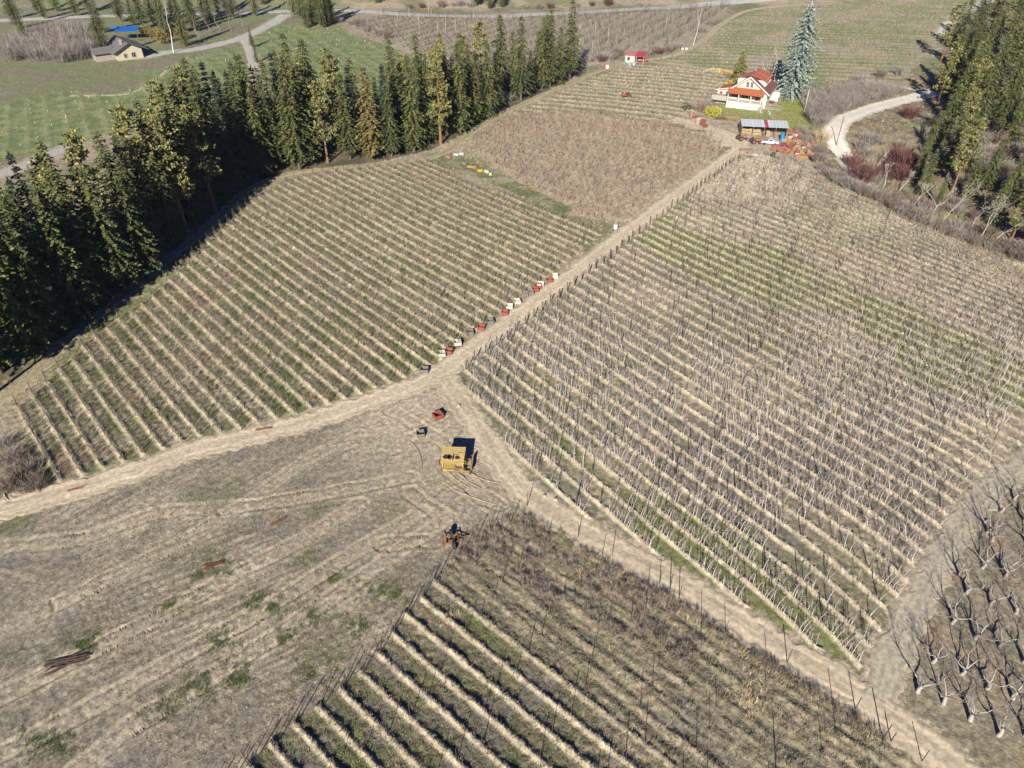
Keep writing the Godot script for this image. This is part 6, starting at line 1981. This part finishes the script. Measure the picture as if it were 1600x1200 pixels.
func build_crates() -> void:
	var red := bin_node(Color(0.34, 0.085, 0.065), "")
	var white := bin_node(Color(0.62, 0.58, 0.54), "")
	var grey := bin_node(Color(0.22, 0.20, 0.185), "")
	var g := "wooden fruit bins along the dirt track"
	var k := 0
	var set_ := [[grey, "grey fruit bin standing alone at the track junction, lowest of the line"], [white, "white fruit bin beside the first red bin at the lower end of the line"], [red, "red fruit bin touching the lowest white bin"], [white, "white fruit bin, second white one up the track"], [grey, "dark heap like fruit bin below the pink bin"], [red, "faded red fruit bin with pale rim, third up the track"], [grey, "weathered grey bin beside the pale post"], [red, "red fruit bin below the paired white bin"], [white, "white fruit bin stacked close behind a red bin"], [white, "pale fruit bin halfway up the line"], [grey, "grey fruit bin with dark inside near the upper group"], [grey, "light grey fruit bin next to the upper dark one"], [red, "red fruit bin at the start of the upper cluster"], [white, "white fruit bin in the middle of the upper cluster"], [red, "bright red fruit bin, second from the top of the line"], [white, "white fruit bin at the top end of the line"], [grey, "dark grey bin tucked behind the upper cluster"], [red, "red bin wedged in the upper cluster"]]
	var at := [Vector2(-13.1, -86.9), Vector2(-10.9, -91.2), Vector2(-9.8, -92.0), Vector2(-8.6, -94.3), Vector2(-6.8, -97.6), Vector2(-5.0, -99.1), Vector2(-3.6, -101.0), Vector2(-1.2, -103.8), Vector2(-0.4, -105.7), Vector2(0.9, -107.4), Vector2(2.4, -110.0), Vector2(3.3, -110.6), Vector2(4.2, -111.6), Vector2(5.2, -113.4), Vector2(6.8, -115.0), Vector2(7.9, -116.5), Vector2(5.9, -114.8), Vector2(4.7, -112.7)]
	for s in set_:
		dup(s[0], "fruit_bin", s[1], at[k], deg_to_rad(2.0 + 12.0 * sin(k * 2.3)), g, 0.92)
		k += 1
	var rb := dup(red, "fruit_bin", "bright red open bin standing alone on the pale soil of the lot", Vector2(-10.2, -76.0), 0.6, "", 0.98)
	rb.set_meta("category", "crate")
	dup(grey, "fruit_bin", "grey wooden box with a long dark shadow beside the bulldozer", Vector2(-12.2, -72.2), 0.2, "", 0.85)
	# clutter in the farm yard
	var tints := [Color(0.34, 0.14, 0.085), Color(0.27, 0.085, 0.07), Color(0.42, 0.33, 0.21), Color(0.42, 0.22, 0.10), Color(0.55, 0.51, 0.47), Color(0.36, 0.22, 0.19)]
	var bins: Array[Node3D] = []
	for c in tints:
		bins.append(bin_node(c, ""))
	var heap := [Vector2(78.0, -202.9), Vector2(79.6, -204.7), Vector2(80.0, -202.6), Vector2(81.7, -204.4), Vector2(78.8, -200.4), Vector2(77.1, -198.5), Vector2(79.8, -200.0), Vector2(81.4, -201.3), Vector2(74.6, -195.5), Vector2(75.5, -194.6), Vector2(77.2, -196.0), Vector2(78.4, -195.8), Vector2(73.6, -191.2), Vector2(74.9, -191.0), Vector2(76.6, -191.8), Vector2(78.7, -193.9), Vector2(80.4, -195.8), Vector2(80.2, -192.6), Vector2(81.9, -195.0), Vector2(81.6, -191.8), Vector2(79.3, -188.5), Vector2(80.4, -187.5), Vector2(80.2, -184.4), Vector2(78.5, -190.0), Vector2(77.7, -185.7), Vector2(78.5, -184.0), Vector2(78.2, -180.3), Vector2(78.7, -178.0), Vector2(78.6, -175.1), Vector2(76.1, -188.2), Vector2(74.4, -187.3), Vector2(80.5, -197.8), Vector2(81.4, -196.6), Vector2(76.7, -200.6), Vector2(76.6, -198.4), Vector2(78.2, -200.2), Vector2(80.2, -204.2), Vector2(80.7, -200.2), Vector2(79.7, -193.3), Vector2(79.5, -189.5), Vector2(79.0, -186.3), Vector2(78.6, -182.0), Vector2(78.7, -180.0), Vector2(78.4, -175.9), Vector2(78.1, -172.0), Vector2(76.1, -186.2), Vector2(74.3, -184.7), Vector2(73.5, -186.7), Vector2(71.8, -185.3), Vector2(71.0, -186.3), Vector2(69.7, -185.1), Vector2(69.2, -187.1), Vector2(78.4, -191.0), Vector2(79.0, -196.0), Vector2(76.3, -193.3)]
	for i in heap.size():
		dup(bins[i % 6], "yard_crate", "weathered crate in the jumble of orange and red crates beside the shed", heap[i], rng.randf() * TAU, "crates heaped beside the shed", rr(0.6, 1.1), 0.0)
		if i % 2 == 0:
			dup(bins[(i + 3) % 6], "yard_crate", "crate stacked on another in the jumble beside the shed", heap[i] + Vector2(0.1, 0.05), rng.randf() * TAU, "upper crates of the heap beside the shed", 0.75, 0.62)
	var row2 := [Vector2(53.7, -218.7), Vector2(54.3, -215.9), Vector2(55.0, -213.9), Vector2(55.8, -212.6), Vector2(53.3, -213.3), Vector2(53.9, -210.6), Vector2(54.9, -209.3), Vector2(55.3, -207.4)]
	for i in row2.size():
		dup(bins[[5, 1, 4, 1, 5, 2, 1, 1][i]], "yard_crate", "crate in the row along the gravel turn below the round bush", row2[i], 0.3 * i, "crates along the gravel turn", 1.0)
	var sh := [Vector2(64.6, -201.9), Vector2(65.6, -201.4), Vector2(66.5, -200.8), Vector2(67.4, -200.3), Vector2(68.5, -200.4), Vector2(70.9, -199.4)]
	for i in sh.size():
		dup(bins[2], "honey_crate", "pale wooden crate stored under the shed roof", sh[i], -0.15, "crates under the shed roof", 0.95)
		dup(bins[2], "honey_crate", "pale wooden crate stacked on another under the shed roof", sh[i], -0.15, "upper crates under the shed roof", 0.9, 0.7)
	for b in bins:
		b.free()
	red.free(); white.free(); grey.free()

func drum(called: String, label: String, p: Vector2, col: Color, h := 0.9, r := 0.3) -> void:
	var o := thing(called, label, "barrel", p)
	var g := Geo.new()
	g.tube([Vector3(0, -0.02, 0), Vector3(0, h * 0.33, 0), Vector3(0, h * 0.345, 0), Vector3(0, h * 0.36, 0), Vector3(0, h * 0.66, 0), Vector3(0, h * 0.675, 0), Vector3(0, h * 0.69, 0), Vector3(0, h, 0)], [r, r, r * 1.05, r, r, r * 1.05, r, r], 12, col)
	part("shell", g, M.paint, o)
	var l := Geo.new()
	l.tube([Vector3(0, h - 0.02, 0), Vector3(0, h + 0.02, 0)], [r * 0.92, r * 0.92], 12, col * 0.8)
	part("lid", l, M.paint, o)

func rod_pile(label: String, p: Vector2, turn: float, n: int, len: float, col: Color, spread: float) -> void:
	var o := thing("rod_pile", label, "scrap pile", p, turn)
	for i in n:
		var g := Geo.new()
		var a := Vector3(-len * 0.5 * rr(0.7, 1.0), 0.06 + 0.06 * (i % 3), rr(-spread, spread))
		var b := Vector3(len * 0.5 * rr(0.7, 1.0), 0.06 + 0.07 * ((i + 1) % 3), rr(-spread, spread))
		g.tube([a, b], [0.05, 0.045], 5, vary(col, 0.3))
		part("rod", g, M.plain, o)

func build_clutter() -> void:
	var rust := Color(0.17, 0.06, 0.035)
	rod_pile("bundle of rust red rods lying on the lot by green weeds", Vector2(-32.6, -50.6), deg_to_rad(28.0), 9, 2.4, rust, 0.35)
	rod_pile("short bundle of rust red pipes near the middle of the lot", Vector2(-27.2, -56.8), deg_to_rad(38.0), 6, 1.9, rust * 1.3, 0.16)
	rod_pile("tangle of long dark rods and beams at the low edge of the lot", Vector2(-42.7, -38.9), deg_to_rad(24.0), 14, 4.2, Color(0.085, 0.05, 0.04), 0.9)
	rod_pile("rusty strip of rods along the lower dirt track", Vector2(-53.4, -62.1), deg_to_rad(22.0), 6, 2.2, Color(0.27, 0.11, 0.08), 0.2)
	rod_pile("pinkish rods on the track verge under the furrow ends", Vector2(-33.6, -73.5), deg_to_rad(14.0), 5, 2.4, Color(0.27, 0.14, 0.10), 0.2)
	rod_pile("two white pipes lying by the brambles at the track end", Vector2(-61.2, -60.6), deg_to_rad(-50.0), 2, 1.8, Color(0.8, 0.8, 0.82), 0.25)
	rod_pile("single white pole lying on the grass verge of the lot track", Vector2(30.0, -40.1), deg_to_rad(-40.0), 1, 1.1, Color(0.8, 0.77, 0.72), 0.02)
	# pieces at the top of the vineyard
	var bits := [[Vector2(-16.3, -181.8), Color(0.5, 0.2, 0.17)], [Vector2(-14.5, -183.7), Color(0.70, 0.75, 0.82)], [Vector2(-13.3, -184.2), Color(0.62, 0.68, 0.76)], [Vector2(-10.6, -174.7), Color(0.45, 0.2, 0.05)], [Vector2(-9.4, -174.3), Color(0.42, 0.24, 0.08)], [Vector2(-7.9, -172.0), Color(0.70, 0.42, 0.03)], [Vector2(-6.3, -171.3), Color(0.78, 0.76, 0.72)], [Vector2(-5.2, -170.0), Color(0.6, 0.52, 0.3)], [Vector2(-12.0, -176.9), Color(0.3, 0.27, 0.25)]]
	var said := ["small reddish sheet on the grass corner above the vineyard", "pale blue sheet on the grass corner above the vineyard", "second pale sheet next to the reddish one above the vineyard", "rust orange machine part in the grass at the vineyard's top edge", "brown machine part beside the orange one", "bright yellow box at the vineyard's top edge", "white trough at the vineyard's top edge", "straw coloured box at the end of the white trough", "grey iron frame at the top of the vineyard"]
	for i in bits.size():
		var c: Color = bits[i][1]
		var o := thing("farm_scrap", said[i], "scrap", bits[i][0], rng.randf() * TAU)
		var g := Geo.new()
		g.box(Vector3(0, 0.28, 0), Vector3(1.3, 0.5, 0.7), c, Vector2(0.85, 0.8))
		part("body", g, M.paint, o)
		var q := Geo.new()
		q.bar(Vector3(-0.9, 0.12, 0.3), Vector3(0.9, 0.35, 0.2), 0.08, 0.08, c * 0.5)
		q.bar(Vector3(-0.8, 0.4, -0.35), Vector3(0.8, 0.1, -0.4), 0.08, 0.08, c * 0.5)
		part("bars", q, M.plain, o)
	# stone like white objects
	for s in [["white bucket stone beside the lot track under the orchard corner", Vector2(3.9, -60.9)], ["white stone next to the other one beside the lot track", Vector2(5.2, -60.3)], ["small white bag at the orchard corner by the junction", Vector2(-7.5, -78.5)]]:
		var o := thing("white_stone", s[0], "stone", s[1], rng.randf())
		var g := Geo.new()
		g.box(Vector3(0, 0.12, 0), Vector3(0.5, 0.32, 0.4), Color(0.5, 0.48, 0.44), Vector2(0.6, 0.6), 0.4)
		g.box(Vector3(0.05, 0.16, 0.03), Vector3(0.36, 0.34, 0.46), Color(0.48, 0.46, 0.42), Vector2(0.5, 0.5), 1.1)
		part("lump", g, M.plain, o)
	# white tank on a stump by the upper track
	var wt := thing("white_barrel", "white barrel on a short post beside the dirt track below the brown orchard", "barrel", Vector2(21.4, -137.2))
	var wg := Geo.new()
	wg.tube([Vector3(0, 0.5, 0), Vector3(0, 0.6, 0), Vector3(0, 1.3, 0), Vector3(0, 1.42, 0)], [0.36, 0.44, 0.44, 0.34], 14, Color(0.82, 0.82, 0.82))
	part("shell", wg, M.paint, wt)
	var wp := Geo.new()
	wp.box(Vector3(0, 0.2, 0), Vector3(0.5, 0.7, 0.5), Color(0.3, 0.25, 0.2))
	part("stand", wp, M.bark, wt)
	build_tractor("red_tractor", "small red tractor working between the rows near the hut", Vector2(36.5, -238.4), 1.9, Color(0.45, 0.08, 0.06))
	build_tractor("grey_tractor", "old grey tractor parked at the gravel turn beside the round bush", Vector2(53.2, -225.6), 0.5, Color(0.30, 0.29, 0.24))
	build_tractor("orange_tractor", "pale red tractor parked at the front of the shed yard", Vector2(62.8, -195.6), -1.3, Color(0.42, 0.20, 0.17))
	build_tractor("scrap_tractor", "rust orange tractor beside the white truck in the shed yard", Vector2(65.8, -193.0), -1.5, Color(0.38, 0.15, 0.08))
	build_truck("white_truck", "white pickup truck parked in front of the shed yard", Vector2(69.4, -192.3), -0.25, Color(0.72, 0.70, 0.76), Color(0.3, 0.3, 0.4))
	build_truck("red_truck", "pinkish red pickup among the crates", Vector2(71.3, -188.3), -0.45, Color(0.38, 0.11, 0.115), Color(0.3, 0.18, 0.17))
	build_truck("hut_truck", "red and white pickup parked beside the field hut", Vector2(49.6, -289.4), 0.2, Color(0.60, 0.14, 0.15), Color(0.7, 0.68, 0.66))
	build_truck("dark_car", "dark car under the blue spruce behind the farmhouse", Vector2(92.6, -242.5), 0.5, Color(0.06, 0.07, 0.09), Color(0.05, 0.05, 0.06))
	drum("blue_barrel", "tall bright blue barrel at the end of the shed", Vector2(73.8, -195.9), Color(0.03, 0.26, 0.50), 2.3, 0.55)
	drum("dark_drum", "dark drum in the orchard grass below the yard", Vector2(67.3, -182.1), Color(0.08, 0.10, 0.10), 1.2, 0.5)
	drum("teal_barrel", "teal barrel in front of the field hut", Vector2(42.0, -284.9), Color(0.16, 0.36, 0.38), 1.1, 0.5)
	drum("teal_barrel", "pale teal tank beside the field hut corner", Vector2(43.9, -283.1), Color(0.34, 0.52, 0.54), 1.1, 0.6)
	drum("teal_barrel", "lighter teal tank under the hut's open side", Vector2(45.3, -283.1), Color(0.42, 0.58, 0.60), 1.0, 0.6)
	drum("white_tank", "round white tank on the verge below the hut", Vector2(35.1, -279.3), Color(0.8, 0.76, 0.74), 1.2, 0.7)
	drum("red_drum", "red drum beside the round white tank", Vector2(33.3, -277.4), Color(0.42, 0.10, 0.08), 1.0, 0.5)
	drum("white_hive", "white box hive above the hut, first of a pair", Vector2(68.8, -311.0), Color(0.75, 0.74, 0.72), 0.8, 0.6)
	drum("white_hive", "white box hive above the hut, second of a pair nearer the poplar", Vector2(70.4, -311.0), Color(0.75, 0.74, 0.72), 0.8, 0.6)
	# garden furniture
	for s in [["white garden chair on the lawn in front of the porch steps", Vector2(75.1, -221.0), WHITE * 1.0], ["yellowish garden chair on the lawn, next to the blue one", Vector2(77.7, -221.6), Color(0.75, 0.68, 0.4)], ["pale blue garden chair on the lawn", Vector2(77.2, -218.4), Color(0.5, 0.6, 0.68)]]:
		var o := thing("garden_chair", s[0], "chair", s[1], rng.randf() * 2.0)
		var c: Color = s[2]
		var g := Geo.new()
		g.box(Vector3(0, 0.42, 0), Vector3(0.8, 0.08, 0.8), c)
		part("seat", g, M.paint, o)
		var q := Geo.new()
		q.box(Vector3(0, 0.85, -0.38), Vector3(0.8, 0.9, 0.08), c, Vector2(0.8, 1.0))
		part("backrest", q, M.paint, o)
		for x in [-0.35, 0.35]:
			for z in [-0.35, 0.35]:
				var l := Geo.new()
				l.box(Vector3(x, 0.18, z), Vector3(0.07, 0.44, 0.07), c)
				part("leg", l, M.paint, o)
	var tb := thing("patio_table", "round reddish patio table beside the farmhouse steps", "table", Vector2(81.3, -231.0), 0.0, "", 0.2)
	var t := Geo.new()
	t.tube([Vector3(0, 0.7, 0), Vector3(0, 0.76, 0)], [0.8, 0.8], 14, Color(0.40, 0.16, 0.12))
	part("tabletop", t, M.paint, tb)
	var tl := Geo.new()
	tl.tube([Vector3(0, -0.1, 0), Vector3(0, 0.7, 0)], [0.1, 0.08], 8, Color(0.2, 0.1, 0.08))
	part("leg", tl, M.metal, tb)
	# log and plank piles between lawn and yard
	for s in [["long stack of weathered reddish planks below the lawn edge", Vector2(65.3, -217.4), Color(0.42, 0.25, 0.18), 5.0], ["dark brown plank stack beside the weathered one", Vector2(61.7, -215.3), Color(0.16, 0.08, 0.055), 3.4], ["pale board pile at the track corner under the shed yard", Vector2(62.8, -183.5), Color(0.60, 0.56, 0.5), 4.0], ["reddish board pile along the track corner posts", Vector2(61.7, -186.8), Color(0.36, 0.22, 0.17), 3.6], ["orange poles lying below the crate heap", Vector2(75.8, -183.1), Color(0.50, 0.25, 0.09), 5.5], ["brownish boards between the plank stack and the shed", Vector2(62.0, -209.3), Color(0.30, 0.22, 0.15), 3.0]]:
		var o := thing("plank_stack", s[0], "plank stack", s[1], deg_to_rad(-12.0 + rr(-8, 8)))
		var ln: float = s[3]
		for i in 9:
			var g := Geo.new()
			g.box(Vector3(rr(-0.3, 0.3), 0.1 + 0.14 * (i / 3), -0.5 + 0.5 * (i % 3) + rr(-0.05, 0.05)), Vector3(ln * rr(0.8, 1.0), 0.12, 0.4), vary(s[2], 0.2), Vector2.ONE, rr(-0.05, 0.05))
			part("plank", g, M.plain, o)
	# straw heaps behind the cypress
	for s in [["pale straw heap behind the narrow conifer", Vector2(73.8, -275.2), Color(0.72, 0.56, 0.30)], ["orange straw heap next to the pale one", Vector2(76.4, -272.6), Color(0.62, 0.40, 0.17)]]:
		var o := thing("straw_heap", s[0], "straw heap", s[1])
		var g := Geo.new()
		for i in 500:
			var a := rng.randf() * TAU
			var d := sqrt(rng.randf())
			var p := Vector3(cos(a) * d * 3.6, (1.0 - d * d) * 0.9 * rng.randf(), sin(a) * d * 2.2)
			g.spray(p, p + Vector3(rr(-1, 1), rr(0, 0.4), rr(-1, 1)) * 0.7, Vector3(rr(-1, 1), rr(-0.2, 0.2), rr(-1, 1)) * 0.16, vary(s[2], 0.2))
		part("straw", g, M.straw, o)
	build_poles()

func build_poles() -> void:
	var set_ := [["brown utility pole at the bend of the hairpin gravel road", Vector2(89.6, -197.0), 8.0, Color(0.24, 0.13, 0.085), false], ["slim white pole at the edge of the farmhouse lawn", Vector2(89.0, -223.3), 6.5, Color(0.7, 0.68, 0.66), false], ["dark slanting utility pole on the wooded slope", Vector2(153.5, -267.3), 10.0, Color(0.11, 0.06, 0.045), true], ["pale utility pole beside the paved road", Vector2(-41.3, -392.8), 9.0, Color(0.5, 0.47, 0.43), true], ["tall dark post with long shadow at the track corner", Vector2(32.4, -31.4), 2.5, Color(0.09, 0.065, 0.05), false], ["shorter dark post beside the tall one at the track corner", Vector2(33.1, -31.3), 1.5, Color(0.09, 0.06, 0.05), false]]
	for s in set_:
		var o := thing("utility_pole" if s[2] > 5.0 else "corner_post", s[0], "pole", s[1], 0.3)
		var g := Geo.new()
		var r := 0.13 if s[2] > 5.0 else 0.06
		g.tube([Vector3(0, -0.5, 0), Vector3(0, s[2], 0)], [r, r * 0.75], 8, s[3])
		part("shaft", g, M.bark, o)
		if s[4]:
			var q := Geo.new()
			q.bar(Vector3(-1.1, s[2] - 0.6, 0), Vector3(1.1, s[2] - 0.6, 0), 0.12, 0.14, s[3])
			part("crossarm", q, M.bark, o)
	# verge posts along the lot track
	var vp := post_node(2.0, 0.045, Color(0.085, 0.065, 0.05), "thin dark fence post on the verge of the lot track", "fence posts along the lot track")
	for p in [Vector2(1.8, -59.3), Vector2(7.5, -54.5), Vector2(11.1, -51.9), Vector2(15.7, -48.1), Vector2(16.7, -47.5), Vector2(21.3, -42.3), Vector2(26.4, -38.9), Vector2(31.1, -34.2), Vector2(35.0, -29.6), Vector2(17.4, -46.2)]:
		dup(vp, "fence_post", "", p, 0.0, "", rr(0.9, 1.15))
	vp.free()
	# young vines of the green field: pale plant guards
	var g := Geo.new()
	g.tube([Vector3(0, -0.1, 0), Vector3(0, 0.7, 0)], [0.16, 0.15], 5, Color(0.75, 0.75, 0.72))
	var spots: Array[Vector2] = []
	for i in range(-60, 60):
		for j in range(-60, 60):
			var p := Vector2(-110, -260) + Vector2(0.52, 0.85) * i * 2.6 + Vector2(0.85, -0.52) * j * 4.2 + Vector2(rr(-0.2, 0.2), rr(-0.2, 0.2))
			if region(p.x, p.y) == GREEN and seen(p) and p.x < -45.0 and p.y < -190.0 and rng.randf() < 0.3:
				spots.append(p)
	plants("plant_guards", "rows of pale plant guards on the green field", "plant guards", g.mesh(), M.paint, spots, 0.4, 0.85, Color(0.35, 0.37, 0.30), Color(1, 1, 1), 0.1)

# ---------------------------------------------------------------- the scene
func _ready() -> void:
	rng.seed = 20240311
	var cam := Camera3D.new()
	cam.name = "camera"
	cam.position = Vector3(0, 62, 0)
	cam.rotation = Vector3(deg_to_rad(-36.5), 0, 0)
	cam.fov = 56.8
	cam.near = 0.5
	cam.far = 4000.0
	add_child(cam)
	cam.current = true

	var env := Environment.new()
	env.background_mode = Environment.BG_SKY
	var sky := Sky.new()
	var sm := ProceduralSkyMaterial.new()
	sm.sky_top_color = Color(0.14, 0.31, 0.64)
	sm.sky_horizon_color = Color(0.55, 0.66, 0.78)
	sm.ground_bottom_color = Color(0.3, 0.27, 0.2)
	sm.ground_horizon_color = Color(0.55, 0.6, 0.65)
	sm.sky_curve = 0.12
	sm.sun_angle_max = 0.0
	sky.sky_material = sm
	env.sky = sky
	env.background_energy_multiplier = 0.29
	env.ambient_light_source = Environment.AMBIENT_SOURCE_SKY
	env.tonemap_mode = Environment.TONE_MAPPER_LINEAR
	env.tonemap_exposure = 2.25
	env.sdfgi_enabled = true
	env.ssao_enabled = true
	env.ssil_enabled = true
	env.fog_enabled = true
	env.fog_density = 0.00005
	env.fog_light_color = Color(0.80, 0.86, 0.95)
	var we := WorldEnvironment.new()
	we.name = "world"
	we.environment = env
	add_child(we)

	var sun := DirectionalLight3D.new()
	sun.name = "sun"
	sun.light_energy = 1.5
	sun.light_color = Color(1.0, 0.966, 0.905)
	sun.light_angular_distance = 0.5
	sun.shadow_enabled = true
	var az := deg_to_rad(12.5)
	var el := deg_to_rad(27.0)
	var dir := Vector3(sin(az) * cos(el), -sin(el), -cos(az) * cos(el))
	sun.transform = Transform3D(Basis.looking_at(dir, Vector3.UP), Vector3(0, 100, 0))
	add_child(sun)

	build_materials()
	build_land()
	build_farmhouse()
	build_shed()
	build_far_buildings()
	build_trees()
	build_rows()
	build_grass()
	build_track_marks()
	build_bulldozer()
	build_cultivator()
	build_crates()
	build_clutter()
